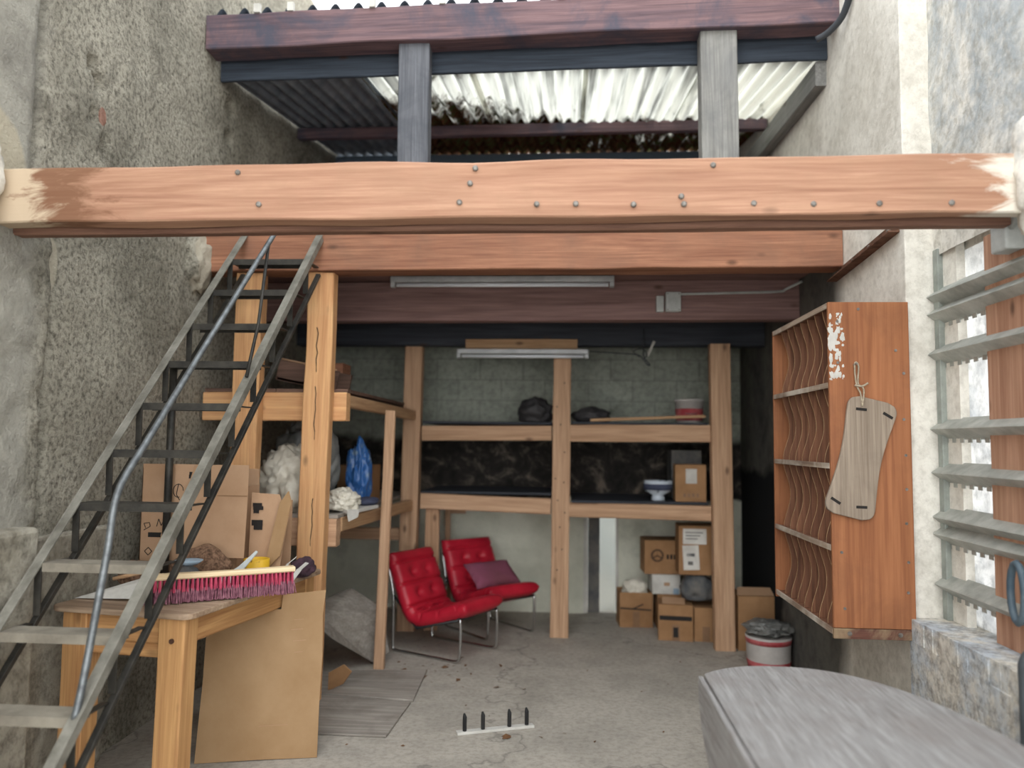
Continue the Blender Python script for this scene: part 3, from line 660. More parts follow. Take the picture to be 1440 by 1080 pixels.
bm = nb(); tube(bm, [(-2.12, 3.53, ZT+.075), (-1.98, 3.55, ZT+.105)], .009, 8); part('stick', bm, M['pine_pale'], wk, True)
bm = nb(); tube(bm, [(-1.985, 3.55, ZT+.104), (-1.92, 3.555, ZT+.112)], .016, 10); part('blue_end', bm, M['navy'], wk, True)

# ------------------------------------------------------------------ THINGS ON THE SIDE SHELVES
ZS = 1.131
bm = nb(); lump(bm, (-1.82, 5.03, ZS+.16), (.24, .14, .27), 41, .2, 2.2, 5, True, .42); lump(bm, (-1.755, 4.90, ZS+.115), (.09, .10, .125), 46, .2, 2.2, 4, True, .35); solo('plastic_sheeting', bm, M['bag_white'], 'crumpled white plastic sheeting between the two yellow posts', 'plastic sheet', smooth=True)
bm = nb(); lump(bm, (-1.86, 5.40, ZS+.235), (.24, .14, .375), 43, .25, 1.8, 5, True, .25); solo('plastic_bag', bm, M['bag_grey'], 'cloudy grey plastic bag behind the white sheeting', 'bag', smooth=True)
bm = nb(); lump(bm, (-1.455, 4.98, ZS+.066), (.11, .10, .085), 45, .3, 2.6, 5, True, .3); solo('plastic_sheeting', bm, M['bag_white'], 'tail of white plastic sheeting right of the split yellow post', 'plastic sheet', smooth=True)
bm = nb(); lump(bm, (-1.49, 5.47, ZS+.16), (.085, .09, .27), 47, .4, 1.7, 5, True, .3); solo('plastic_bag', bm, M['bag_blue'], 'crumpled blue plastic bag beside the carton on the side shelf', 'bag', smooth=True)
sb = thing('cardboard_box', 'plain carton on the lower side shelf beside the blue bag', 'box', (-1.60, 5.9, ZS))
bm = nb(); box2(bm, (-1.72, 5.72, ZS), (-1.46, 6.0, ZS+.28)); part('carton_body', bm, M['card_dull'], sb, b=.004)
bm = nb(); box2(bm, (-1.61, 5.7185, ZS+.0), (-1.56, 6.002, ZS+.2815)); part('tape_strip', bm, M['tape'], sb)
bm = nb()
pts = [(-1.50, 5.0, ZS), (-1.39, 4.86, ZS), (-1.34, 4.95, ZS), (-1.30, 5.32, ZS), (-1.37, 5.38, ZS), (-1.5, 5.3, ZS)]
prism(bm, pts, (0, 0, .022)); prism(bm, [(-1.392, 4.858, ZS+.004), (-1.38, 4.853, ZS-.05), (-1.345, 4.94, ZS-.03), (-1.34, 4.95, ZS+.004)], (.004, 0, 0))
solo('folded_paper', bm, M['paper'], 'folded white paper hanging over the edge of the lower side shelf', 'paper', b=.006)
bm = nb(); lump(bm, (-1.375, 5.30, ZS+.045), (.075, .11, .034), 51, .15, 2, 4); solo('navy_cloth', bm, M['navy'], 'rolled navy cloth on the shelf edge beside the white paper', 'cloth', smooth=True)
ub = thing('wooden_crate', 'tilted brown board crate on the upper side shelf behind the stairs', 'crate', (-1.7, 4.98, 1.922))
bm = nb(); rm = Matrix.Rotation(R(11), 3, 'Y'); box(bm, (-1.74, 5.05, 2.03), (.42, .02, .14), rm); box(bm, (-1.74, 5.35, 2.03), (.42, .02, .14), rm); box(bm, (-1.74, 5.2, 1.97), (.42, .32, .015), rm); part('crate_body', bm, M['brown_plank'], ub)
bm = nb(); tube(bm, [(-1.94, 5.04, 2.145), (-1.54, 5.04, 2.067)], .007, 6); part('rope_edge', bm, M['card'], ub, True)
timber('wooden_block', (-1.86, 5.55, 2.04), (-1.62, 5.55, 2.04), .2, .235, M['beam2'], label='small orange wood block behind the tilted crate', cat='block')

# ------------------------------------------------------------------ RED LOUNGE CHAIRS
def chair(label, cx, cy, rz, width):
    t = thing('lounge_chair', label, 'chair', (cx, cy, 0), 'red lounge chairs', rz)
    hw = width/2
    # cushion: centre line of the L profile, swept across the width with stitched rolls
    path = smooth_path([(.355, .395), (.20, .345), (.02, .285), (-.12, .265), (-.20, .32), (-.265, .455), (-.325, .59), (-.385, .73)], 6)
    path = [Vector((p[0], 0, p[1])) for p in [(q.x, q.y) for q in [Vector((a[0], a[1], 0)) for a in path]]]
    bm = nb(); nu = len(path)*3; nv = 26; S = [0]
    for a, b in zip(path, path[1:]): S.append(S[-1]+(b-a).length)
    Lp = S[-1]
    def at(s):
        for i in range(len(S)-1):
            if s <= S[i+1] or i == len(S)-2:
                f = (s-S[i])/(S[i+1]-S[i]); p = path[i].lerp(path[i+1], f); d = (path[min(i+2, len(path)-1)]-path[max(i-1, 0)]).normalized(); return p, d
    for sgn in (1, -1):
        g = []
        for i in range(nu+1):
            u = i/nu; p, d = at(u*Lp); nrm = Vector((d.z, 0, -d.x)); row = []
            if nrm.z < 0 and u < .5: nrm = -nrm
            if u >= .5 and nrm.x < 0: nrm = -nrm
            for j in range(nv+1):
                w = j/nv*2-1
                edge = (1-abs(w)**6)**.35 * max(0, 1-abs(2*u-1)**14)**.4 if abs(w) < 1 and 0 < u < 1 else 0
                th = .062*edge
                if sgn > 0:
                    th -= .026*math.exp(-((u*6 % 1)-.5)**2/.004)*edge          # cross seams
                    for uu in (.33, .5, .67, .83):                           # buttons
                        for ww in (-.33, .33): th -= .035*math.exp(-(((u-uu)*Lp)**2+((w-ww)*hw)**2)/.0011)*edge
                row.append(bm.verts.new(Vector((p.x, w*hw, p.z)) + nrm*sgn*th))
            g.append(row)
        for i in range(nu):
            for j in range(nv): bm.faces.new((g[i][j], g[i+1][j], g[i+1][j+1], g[i][j+1]))
    bmesh.ops.remove_doubles(bm, verts=bm.verts, dist=.0006)
    part('cushion', bm, M['red_leather'], t, True, local=True)
    for s in (-1, 1):
        y = s*(hw-.02); bm = nb()
        tube(bm, smooth_path([(-.385, y, .62), (-.335, y, .43), (-.33, y, .2), (-.325, y, .04), (-.30, y, .014), (-.2, y, .012), (.1, y, .012), (.25, y, .012), (.29, y, .03), (.30, y, .08), (.305, y, .2), (.30, y, .315)], 4), .011, 10)
        part('chrome_leg', bm, M['chrome'], t, True, local=True)
    bm = nb(); tube(bm, [(-.10, -hw+.02, .205), (-.10, hw-.02, .205)], .011, 8); tube(bm, [(.28, -hw+.02, .312), (.28, hw-.02, .312)], .011, 8)
    for s in (-1, 1): tube(bm, [(.30, s*(hw-.02), .312), (-.10, s*(hw-.02), .2), (-.33, s*(hw-.02), .42)], .009, 8)
    part('under_frame', bm, M['black'], t, True, local=True)
    return t
h1 = R(-28); f1 = Vector((math.cos(h1), math.sin(h1))); s1 = Vector((-f1.y, f1.x))
c1 = Vector((-.759, 5.61)) - f1*.30 + s1*.25
chair('red tufted leather chair on chrome tube legs beside the thin square prop', c1.x, c1.y, h1, .52)
h2 = R(-48); f2 = Vector((math.cos(h2), math.sin(h2))); s2 = Vector((-f2.y, f2.x))
c2 = Vector((-.625, 6.265)) - f2*.30 + s2*.25
chair('red tufted leather chair holding a mauve cushion left of the middle post', c2.x, c2.y, h2, .52)
bm = nb(); vs = bmesh.ops.create_grid(bm, x_segments=16, y_segments=12, size=1)['verts']
top = [v.co.copy() for v in vs]; bm.free(); bm = nb()
for sg in (1, -1):
    g = bmesh.ops.create_grid(bm, x_segments=18, y_segments=14, size=1)['verts']
    for v in g:
        x, y = v.co.x, v.co.y; e = max(0, (1-x**4)*(1-y**4))**.6
        v.co = Vector((x*.235*(1-.06*(1-y*y)), y*.14*(1-.07*(1-x*x)), sg*.055*e + .006*noise.noise(Vector((x*2, y*2, sg)))))
bmesh.ops.remove_doubles(bm, verts=bm.verts, dist=.001)
cr = Matrix.Rotation(h2+R(90), 4, 'Z') @ Matrix.Rotation(R(38), 4, 'X'); cc = Vector((c2.x, c2.y, 0)) + Vector((f2.x, f2.y, 0))*.0
bm.transform(Matrix.Translation(cc + Vector((.02, -.02, .475))) @ cr)
solo('cushion', bm, M['cushion'], 'mauve cushion lying on the right red chair', 'cushion', smooth=True)

# old wooden frame behind the chairs
wf = thing('wooden_stand', 'broken wooden frame standing by the back wall behind the red chairs', 'stand', (-1.05, 7.15, 0))
timber('upright', (-1.08, 7.18, 0), (-1.10, 7.18, 1.0), .05, .05, M['back_post'], wf); timber('arm', (-1.075, 7.18, .96), (-.93, 7.18, .96), .05, .06, M['back_post'], wf)
timber('upright', (-1.10, 7.02, 0), (-1.05, 7.02, .56), .035, .035, M['pine_pale'], wf); timber('cross_rail', (-1.05, 7.02, .545), (-.94, 7.02, .545), .035, .03, M['pine_pale'], wf); timber('cross_rail', (-1.06, 7.02, .45), (-.94, 7.02, .45), .03, .04, M['black_timber'], wf); timber('upright', (-.945, 7.06, 0), (-.945, 7.06, .56), .03, .035, M['pine_pale'], wf)

# leaning board and floor boards on the left
bm = nb(); prism(bm, [(-1.70, 5.24, .34), (-1.567, 5.20, .262), (-1.36, 5.56, .004), (-1.262, 5.58, .085), (-1.33, 5.64, .378), (-1.556, 5.62, .515), (-1.72, 5.45, .46)], (-.008, .016, .004)); solo('hardboard_sheet', bm, M['ply_grey'], 'grey hardboard sheet tilted against the thin square prop', 'board')
bm = nb(); prism(bm, [(-1.48, 4.86, .14), (-1.40, 4.90, .18), (-1.365, 4.96, .12), (-1.42, 4.96, .04), (-1.5, 4.92, .01)], (.005, .01, 0)); solo('cardboard_scrap', bm, M['card_dull'], 'torn tan cardboard scrap at the foot of the split yellow post', 'cardboard')
bm = nb(); prism(bm, [(-1.70, 4.87, .002), (-.925, 4.79, .002), (-.955, 5.43, .002), (-1.70, 5.30, .002)], (0, 0, .014)); solo('floor_board', bm, M['ply_grey'], 'rear weathered grey board lying flat on the concrete', 'board', b=.003)
bm = nb(); prism(bm, [(-1.62, 4.22, .002), (-.957, 4.215, .002), (-.935, 4.765, .002), (-1.62, 4.84, .002)], (0, 0, .012)); solo('floor_board', bm, M['ply_grey'], 'front weathered grey board lying flat on the concrete', 'board', b=.003)

# coat rack strip lying on the floor
cr_ = thing('coat_rack', 'white strip with four upright dark pegs lying on the concrete floor', 'rack', (-.38, 4.38, 0))
a, b = Vector((-.587, 4.305, .008)), Vector((-.174, 4.464, .008))
bm = nb(); bar(bm, a, b, .045, .014); part('strip', bm, M['paper'], cr_, b=.002)
for f_ in (.1, .335, .68, .91):
    p = a.lerp(b, f_) + Vector((0, 0, .006)); bm = nb(); tube(bm, [p, p+Vector((0, 0, .03)), p+Vector((0, 0, .075)), p+Vector((-.003, 0, .095))], [.011, .0115, .0115, .005], 8); part('peg', bm, M['black'], cr_)

# ------------------------------------------------------------------ RIGHT-HAND STORE: cartons, bowl, bucket
def carton(label, c, s, rz=0, mat='card_dull', tape=True, open_top=False, tilt=0):
    t = thing('cardboard_box', label, 'box', c, None, rz); OFF[t] = Vector()
    if tilt: t.rotation_euler = (0, tilt, rz)
    w, d, h = s; bm = nb()
    if open_top:
        for a, b in (((-w/2, -d/2, 0), (w/2, -d/2+.005, h)), ((-w/2, d/2-.005, 0), (w/2, d/2, h)), ((-w/2, -d/2+.005, 0), (-w/2+.005, d/2-.005, h)), ((w/2-.005, -d/2+.005, 0), (w/2, d/2-.005, h)), ((-w/2+.005, -d/2+.005, 0), (w/2-.005, d/2-.005, .005))): box2(bm, a, b)
    else: box2(bm, (-w/2, -d/2, 0), (w/2, d/2, h))
    part('carton_body', bm, M[mat], t, local=True, b=.003)
    if tape:
        bm = nb(); box2(bm, (-.03, -d/2-.0015, h*.0+.002), (.03, -d/2+.001, h*.45)); part('tape_strip', bm, M['tape'], t, local=True)
    return t
k = carton('small open carton on the floor nearest the back door', (.615, 7.03, 0), (.29, .26, .30), R(3), open_top=True)
bm = nb(); bar(bm, (-.14, -.132, .165), (.13, -.132, .15), .002, .012); bar(bm, (-.03, -.132, .16), (.06, -.132, .2), .002, .01); part('dark_gap', bm, M['ink'], k, local=True)
bm = nb(); lump(bm, (.62, 7.0, .31), (.11, .09, .09), 61, .4, 3, 4); solo('crumpled_packing', bm, M['bag_white'], 'crumpled pale packing paper in the small open carton', 'packing paper', smooth=True)
k = carton('carton with a dark band on the floor beside the right post', (.915, 6.60, 0), (.28, .26, .29), R(-6))
bm = nb(); box2(bm, (-.13, -.132, .165), (.13, -.1305, .20)); part('dark_band', bm, M['ink'], k, local=True); bm = nb(); box2(bm, (-.02, -.1325, .03), (.02, -.1318, .11)); part('print_mark', bm, M['ink'], k, local=True)
k = carton('narrow carton on the floor directly behind the right post', (1.16, 6.60, 0), (.19, .26, .27), R(-6))
bm = nb(); box2(bm, (.05, -.132, .03), (.085, -.1305, .22)); part('print_marks', bm, M['ink'], k, local=True)
bm = nb(); prism(bm, [(.80, 6.52, .291), (.98, 6.49, .291), (.985, 6.55, .315), (.81, 6.58, .32)], (0, .02, .012)); solo('cardboard_flap', bm, M['card'], 'loose tan cardboard piece on top of the dark-banded carton', 'cardboard')
carton('second carton on the floor behind the small open one', (.97, 7.0, 0), (.34, .30, .30), 0, tape=False)
k = carton('white printed box stacked under the round-logo carton', (.87, 6.98, .302), (.24, .26, .17), R(2), 'paper', False)
bm = nb(); box2(bm, (.06, -.1315, .0), (.11, -.1305, .05)); part('blue_print', bm, M['blue_dish'], k, local=True); bm = nb(); box2(bm, (-.02, -.1315, .07), (.03, -.1305, .10)); part('tan_print', bm, M['card'], k, local=True)
k = carton('carton with round dark logo on top of the white printed box', (.85, 6.98, .474), (.34, .30, .29), R(2), tape=False)
bm = nb()
for r_ in (.052, .043):
    pts = [(-.06+r_*math.cos(i*.314), -.152, .16+r_*math.sin(i*.314)) for i in range(21)]
    for a, b in zip(pts, pts[1:]): bar(bm, a, b, .0015, .006)
for a_ in (90, 210, 330): bar(bm, (-.06, -.152, .16), (-.06+.045*math.cos(R(a_)), -.152, .16+.045*math.sin(R(a_))), .0015, .008)
for i in range(4): box2(bm, (.02+i*.03, -.1525, .13), (.04+i*.03, -.1515, .17))
part('logo', bm, M['ink'], k, local=True)
k = carton('carton with two big white shipping labels at the top of the stack', (1.10, 6.62, .53), (.33, .26, .40), R(-2), tape=False, tilt=R(0))
bm = nb(); box2(bm, (-.13, -.1325, .25), (.06, -.131, .375)); part('shipping_label', bm, M['paper'], k, local=True)
bm = nb(); box(bm, (-.065, -.1325, .14), (.13, .0015, .20), Matrix.Rotation(R(-3), 3, 'Y')); part('shipping_label', bm, M['paper'], k, local=True)
bm = nb()
for i in range(7): box2(bm, (-.10+i*.009, -.1340, .15), (-.095+i*.01, -.1332, .175))
part('barcode', bm, M['sack'], k, local=True)
for i in range(3): bm = nb(); box2(bm, (-.11, -.134, .34-i*.025), (.03-i*.02, -.1332, .348-i*.025)); part('label_line', bm, M['sack'], k, local=True)
bm = nb(); box2(bm, (-.09, -.134, .08), (-.05, -.1332, .11)); part('label_mark', bm, M['sack'], k, local=True)
bm = nb(); lump(bm, (1.10, 6.60, .40), (.145, .12, .13), 67, .2, 2.3, 4); sk = solo('cloth_sack', bm, M['sack'], 'dark grey cloth bag squeezed beneath the labelled carton', 'bag', smooth=True)
carton('hidden carton supporting the grey cloth bag', (1.29, 7.05, 0), (.26, .30, .295), 0, tape=False)['label'] = 'plain carton by the back wall mostly hidden behind the right post'
carton('plain big carton against the dark right wall', (1.49, 6.38, 0), (.28, .30, .42), 0, tape=False)
bm = nb(); prism(bm, [(1.35, 6.24, .425), (1.63, 6.24, .425), (1.62, 6.32, .47), (1.36, 6.32, .47)], (0, .005, .004)); solo('cardboard_flap', bm, M['card'], 'raised lid flap on the big carton at the right wall', 'cardboard')
# red and white tub with a bag in it
tbk = thing('plastic_tub', 'red and white plastic tub stuffed with a grey bag by the right wall', 'tub', (1.53, 5.72, 0))
TX, TY = 1.47, 5.80
bm = nb(); lathe(bm, [(.145, .0), (.155, .06)], 28, (TX, TY, .001)); lathe(bm, [(.158, .18), (.163, .215)], 28, (TX, TY, .001)); part('red_band', bm, M['bucket_red'], tbk, True)
bm = nb(); lathe(bm, [(.0, .006), (.143, .006), (.153, .06), (.157, .18), (.164, .23), (.158, .23)], 28, (TX, TY, .001)); part('tub_body', bm, M['bucket'], tbk, True)
bm = nb(); lump(bm, (TX, TY, .285), (.165, .155, .05), 71, .3, 2.6, 5, False, .35); solo('plastic_bag', bm, M['bag_grey'], 'grey plastic bag bulging out of the red and white tub', 'bag', smooth=True)
# shelf goods
k = carton('carton with a white label on the lower back shelf', (1.03, 6.56, 1.127), (.25, .22, .305), R(-3), 'card_dull', False)
bm = nb(); box2(bm, (-.04, -.1125, .15), (.05, -.111, .27)); part('paper_label', bm, M['paper'], k, local=True)
bm = nb(); 
bm.free()
for i in range(4):
    bm = nb(); box2(bm, (-.06+i*.035, -.1125, .04), (-.04+i*.035, -.111, .07)); part('print_mark', bm, M['tape'], k, local=True)
carton('dark carton at the back behind the white-labelled one', (1.05, 6.98, 1.127), (.26, .3, .42), 0, 'sack', False)
bw = thing('bowl', 'white footed bowl with dark pattern on the lower back shelf', 'bowl', (.77, 6.56, 1.127))
bm = nb(); lathe(bm, [(.055, 0), (.055, .03), (.045, .045), (.10, .075), (.118, .12), (.12, .165), (.112, .165), (.105, .12), (.06, .075), (0, .06)], 28, (.77, 6.56, 1.127)); part('bowl_body', bm, M['ceramic'], bw, True)
bm = nb(); lathe(bm, [(.1195, .09), (.1215, .14)], 28, (.77, 6.56, 1.127)); part('dark_band', bm, M['navy'], bw, True)
pb = thing('paint_bucket', 'white and red paint bucket on the upper back shelf', 'bucket', (1.035, 6.58, 1.776))
bm = nb(); lathe(bm, [(.108, .0), (.118, .18), (.124, .18), (.124, .2), (0, .2)], 28, (1.035, 6.58, 1.776)); part('bucket_body', bm, M['bucket'], pb, True)
bm = nb(); lathe(bm, [(.1105, .02), (.1165, .12)], 28, (1.035, 6.58, 1.776)); part('red_label', bm, M['bucket_red'], pb, True)
bm = nb(); tube(bm, smooth_path([(1.155, 6.58, 1.95), (1.12, 6.52, 1.88), (1.035, 6.448, 1.85), (.95, 6.52, 1.88), (.915, 6.58, 1.95)], 5), .003, 6); part('wire_handle', bm, M['nail'], pb, True)
timber('wooden_pole', (.20, 6.44, 1.79), (1.14, 6.41, 1.83), .025, .025, M['pine_pale'], label='thin wooden pole lying along the upper back shelf', cat='pole')
bm = nb(); lump(bm, (.22, 6.66, 1.83), (.16, .12, .08), 73, .25, 2.4, 4); solo('dark_bag', bm, M['dark_bag'], 'dark low bundle on the upper shelf right of the middle post', 'bag', smooth=True)
bm = nb(); lump(bm, (-.27, 6.66, 1.855), (.15, .12, .13), 75, .3, 2.4, 4); solo('dark_bag', bm, M['dark_bag'], 'dark bundle on the upper shelf left of the middle post', 'bag', smooth=True)

# ------------------------------------------------------------------ LAMPS AND WIRING under the loft
def lamp(label, a, b, z, y):
    t = thing('tube_lamp', label, 'lamp', ((a+b)/2, y, z), 'fluorescent tube lamps'); bm = nb()
    box2(bm, (a, y-.035, z+.035), (b, y+.035, z+.075)); part('housing', bm, M['white_metal'], t, b=.006)
    bm = nb(); tube(bm, [(a+.04, y, z+.016), (b-.04, y, z+.016)], .014, 12); part('tube', bm, M['tube'], t, True)
    for x in (a+.015, b-.015):
        bm = nb(); box(bm, (x, y, z+.018), (.03, .05, .036)); part('end_cap', bm, M['white_metal'], t, b=.004)
    return t
lamp('long unlit tube lamp just under the loft edge beam', -1.25, .325, 2.685, 5.32)
lamp('lower unlit tube lamp under a bare wooden batten at the back', -.92, .18, 2.30, 6.38)
timber('lamp_batten', (-.855, 6.43, 2.425), (.088, 6.43, 2.425), .035, .085, M['pine_pale'], label='bare wooden batten above the lower tube lamp', cat='batten')
bm = nb(); box2(bm, (.632, 5.455, 2.535), (.685, 5.489, 2.65)); solo('junction_box', bm, M['grey_plastic'], 'narrow white switch box on the dark brown joist', 'junction box', b=.004)
jb = thing('junction_box', 'square white junction box on the dark brown joist', 'junction box', (.75, 5.46, 2.535))
bm = nb(); box2(bm, (.697, 5.44, 2.535), (.803, 5.489, 2.675)); part('box_body', bm, M['grey_plastic'], jb, b=.005)
bm = nb(); 
for x, z in ((.71, 2.548), (.79, 2.548), (.71, 2.662), (.79, 2.662)): tube(bm, [(x, 5.441, z), (x, 5.438, z)], .005, 8)
part('cover_screws', bm, M['nail'], jb)
bm = nb(); tube(bm, smooth_path([(.805, 5.478, 2.665), (1.1, 5.478, 2.672), (1.48, 5.478, 2.682), (1.54, 5.478, 2.70), (1.63, 5.40, 2.74)], 4), .009, 8); solo('conduit', bm, M['grey_plastic'], 'grey conduit running right from the square junction box', 'conduit', smooth=True)
bm = nb(); tube(bm, smooth_path([(.19, 6.38, 2.36), (.4, 6.36, 2.345), (.58, 6.36, 2.33), (.63, 6.36, 2.29), (.66, 6.36, 2.25), (.68, 6.35, 2.25), (.63, 6.35, 2.32), (.64, 6.37, 2.45), (.64, 6.40, 2.55)], 5), .005, 6); tube(bm, smooth_path([(.60, 6.36, 2.31), (.55, 6.36, 2.36), (.62, 6.35, 2.38), (.66, 6.36, 2.33), (.63, 6.36, 2.30)], 4), .004, 6)
solo('loose_wire', bm, M['cable'], 'loose tangled wire hanging right of the lower tube lamp', 'wire', smooth=True)
bm = nb(); bar(bm, (.672, 6.42, 2.33), (.725, 6.42, 2.45), .02, .02); solo('hanging_stick', bm, M['paper'], 'short pale stick hanging beside the tangled wire', 'stick')

# ------------------------------------------------------------------ PIGEONHOLE CABINET on the pier
X0, X1, Y0, Y1, Z0, Z1 = 1.258, 1.634, 3.775, 4.79, .70, 2.295
cab = thing('pigeonhole_cabinet', 'tall red-brown pigeonhole cabinet with curved dividers on the right pier', 'cabinet', (1.45, 4.28, Z0))
bm = nb(); box2(bm, (X0, Y0, Z0+.05), (X1, Y0+.02, Z1)); ns = part('side_panel', bm, M['cabinet'], cab, b=.003)
bm = nb(); box2(bm, (X0, Y0, Z0), (X1, Y0+.02, Z0+.048)); part('bottom_rail', bm, wood('dark_red_rail', '#7c4a35', '#5c3326', stain='#b09a70', stain_amt=.8), cab, b=.003, label='darker bottom rail with worn corner')
bm = nb(); box2(bm, (X0, Y1-.02, Z0), (X1, Y1, Z1)); part('side_panel', bm, M['cabinet'], cab, b=.003)
bm = nb(); box2(bm, (X1-.012, Y0+.02, Z0), (X1, Y1-.02, Z1)); part('back_panel', bm, M['divider'], cab)
rows = [Z0+.03+ (Z1-Z0-.045)*i/4 for i in range(5)]
for i, z in enumerate(rows):
    bm = nb(); box2(bm, (X0+.008, Y0+.021, z-.008), (X1-.013, Y1-.021, z+.008)); sh = part('top_panel' if i == 4 else ('bottom_panel' if i == 0 else 'shelf'), bm, M['divider'], cab)
    bm = nb(); box2(bm, (X0-.001, Y0+.021, z-.013), (X0+.008, Y1-.021, z+.013)); part('shelf_edge', bm, M['cab_edge'], sh, label='pale scuffed front edge')
    if i < 4:
        zt = rows[i+1]
        for kx in range(7):
            y = Y0+.02 + (Y1-Y0-.04)*(kx+1)/8; za, zb = z+.0085, zt-.0085; H = zb-za; out = []
            for q in range(17):
                f_ = q/16; out.append((X0+.020 + .020*(1-math.cos(2*math.pi*f_**.85)) - .008*math.sin(2*math.pi*f_), y, za+H*f_))
            out += [(X1-.0135, y, zb), (X1-.0135, y, za)]
            bm = nb(); prism(bm, out, (0, .007, 0)); bm.faces.ensure_lookup_table()
            for f in bm.faces:
                if len(f.verts) == 4 and all(v.co.x < X0+.12 for v in f.verts): f.material_index = 1
            dv = part('divider', bm, M['divider'], cab); dv.data.materials.append(M['raw_edge'])
for x, z in ((1.30, 2.20), (1.30, 2.0), (1.605, 1.95), (1.60, 1.73), (1.605, 1.56), (1.605, 1.40), (1.60, 1.24), (1.605, 1.06), (1.60, .92), (1.30, 1.10), (1.31, .84), (1.33, .725), (1.56, .725), (1.40, 2.26), (1.57, 2.06)):
    bm = nb(); tube(bm, [(x, Y0+.002, z), (x, Y0-.003, z)], .007 if z > .8 else .011, 8); part('screw', bm, M['nail'], cab)
bm = nb(); rs = random.Random(4)
for i in range(70):
    z = 2.24 - .33*rs.random(); w = rs.uniform(.002, .011)*(1.3-abs(z-2.1)*3); lump(bm, (X0+.008+rs.random()**2.5*.06, Y0-.0002, z), (max(w, .0015), .0012, max(w, .0015)*rs.uniform(.6, 2.6)), i, .7, 2, 2, False)
part('paint_scuff', bm, M['paper'], cab, label='white paint scuff on the front corner')
# swing seat hung on the side
sw = thing('swing_seat', 'worn grey swing seat board with four slots hanging on the cabinet side', 'swing seat', (1.40, 3.75, 1.27))
sr = Matrix.Rotation(R(13.5), 3, 'Y'); sc_ = Vector((1.392, 3.772, 1.545)); out = []
import itertools
hl, hwid = .285, .118
prof = []
rc = .055
for q in range(49):
    z = -hl + 2*hl*q/48; dz_ = min(z+hl, hl-z)
    wx = hwid*(1-.20*max(0, math.cos(z/hl*math.pi/2))**1.6)
    if dz_ < rc: wx -= rc - math.sqrt(max(0, rc*rc-(rc-dz_)**2))
    prof.append((wx, z))
out = [(w+.0, 0, z) for w, z in prof] + [(-(w*.9+hwid*.1), 0, z) for w, z in prof[::-1]]
out = [sc_ + sr @ Vector((p[0], -.0015, p[2])) for p in out]
bm = nb(); prism(bm, out, (0, -.020, 0)); bo_ = part('seat_board', bm, M['swing'], sw, b=.004)
for x, z, a in ((-.05, .225, -8), (.075, .225, 18), (-.072, -.225, 20), (.05, -.225, -12)):
    bm = nb(); p = sc_ + sr @ Vector((x, 0, z)); p.y = 3.7498; box(bm, p, (.05, .0016, .013), Matrix.Rotation(R(13.5+a), 3, 'Y')); part('slot', bm, M['ink'], bo_)
bm = nb(); tp = sc_ + sr @ Vector((-.05, 0, .24)); tp.y = 3.745
tube(bm, smooth_path([(tp.x, 3.746, tp.z), (tp.x-.005, 3.752, tp.z+.06), (tp.x-.02, 3.757, tp.z+.10), (1.372, 3.758, 1.96), (1.375, 3.757, 2.0), (1.39, 3.757, 1.98), (1.385, 3.755, 1.90), (tp.x+.01, 3.752, tp.z+.08), (tp.x, 3.746, tp.z)], 5), .004, 6); tube(bm, smooth_path([(tp.x-.03, 3.755, tp.z+.10), (tp.x, 3.748, tp.z+.095), (tp.x+.03, 3.752, tp.z+.11)], 4), .005, 6)
part('rope_loop', bm, plain('pale_rope', '#b3a58f', '#8f8270', 60, .9), sw, True)
bm = nb(); tube(bm, [(1.375, 3.776, 1.99), (1.375, 3.74, 1.992)], .005, 8); part('nail', bm, M['nail'], sw)

# ------------------------------------------------------------------ WINDOW on the right, barred and boarded
wd = thing('window_1', None, None, (1.79, 3.4, .8), kind='structure')
bm = nb(); box2(bm, (1.765, 3.755, .80), (1.80, 3.80, 2.55)); part('window_frame', bm, M['frame_green'], wd, b=.003)
bm = nb(); box2(bm, (1.85, .2, .80), (1.856, 3.80, 2.53)); part('painted_pane', bm, M['board_white'], wd)
bm = nb(); box2(bm, (1.79, 3.63, .80), (1.83, 3.755, 2.55)); part('jamb', bm, M['pier'], wd)
bz = [2.318, 2.233, 2.04, 1.685, 1.479, 1.271, 1.193, .96]
for z in bz:
    bm = nb(); y0, y1 = 3.80, .4
    prism(bm, [(1.730, y0, z), (1.735, y0, z+.006), (1.80, y0, z+.052), (1.80, y0, z+.046), (1.741, y0, z-.0), (1.80, y0, z-.045), (1.797, y0, z-.049)], (0, y1-y0, 0))
    n = 46
    for i in range(n):
        yy = y0-.02-i*.07; box2(bm, (1.788, yy-.032, z-.063), (1.792, yy, z-.040))
    part('window_bar', bm, M['galv'], wd)
timber('timber_post', (1.80, 3.22, .801), (1.80, 3.22, 2.50), .05, .30, M['beam'], label='orange-brown plank upright behind the galvanised window bars', cat='post')
eb = thing('electrical_box', 'grey electrical box on the timber upright above the window bars', 'electrical box', (1.70, 3.12, 2.38))
bm = nb(); box2(bm, (1.70, 3.065, 2.375), (1.775, 3.175, 2.495)); part('box_body', bm, M['grey_plastic'], eb, b=.008)
bm = nb(); tube(bm, [(1.725, 3.07, 2.46), (1.71, 2.98, 2.50), (1.69, 2.8, 2.55)], .014, 10); part('conduit', bm, M['grey_plastic'], eb, True)
sawt = thing('hand_saw', 'hand saw with dark handle hanging at the right end of the window bars', 'saw', (1.70, 3.0, .87))
bm = nb(); pts = [(1.685, 3.045+.045*math.cos(a)*1.0, 1.06+.11*math.sin(a)) for a in [i*math.pi/8 for i in range(17)]]
tube(bm, pts[:-1], .014, 10, closed=True); part('handle', bm, M['saw_handle'], sawt, True)
bm = nb(); prism(bm, [(1.683, 3.02, 1.0), (1.683, 2.97, 1.10), (1.683, 2.5, .95), (1.683, 2.5, .88)], (.002, 0, 0)); part('blade', bm, M['galv'], sawt)
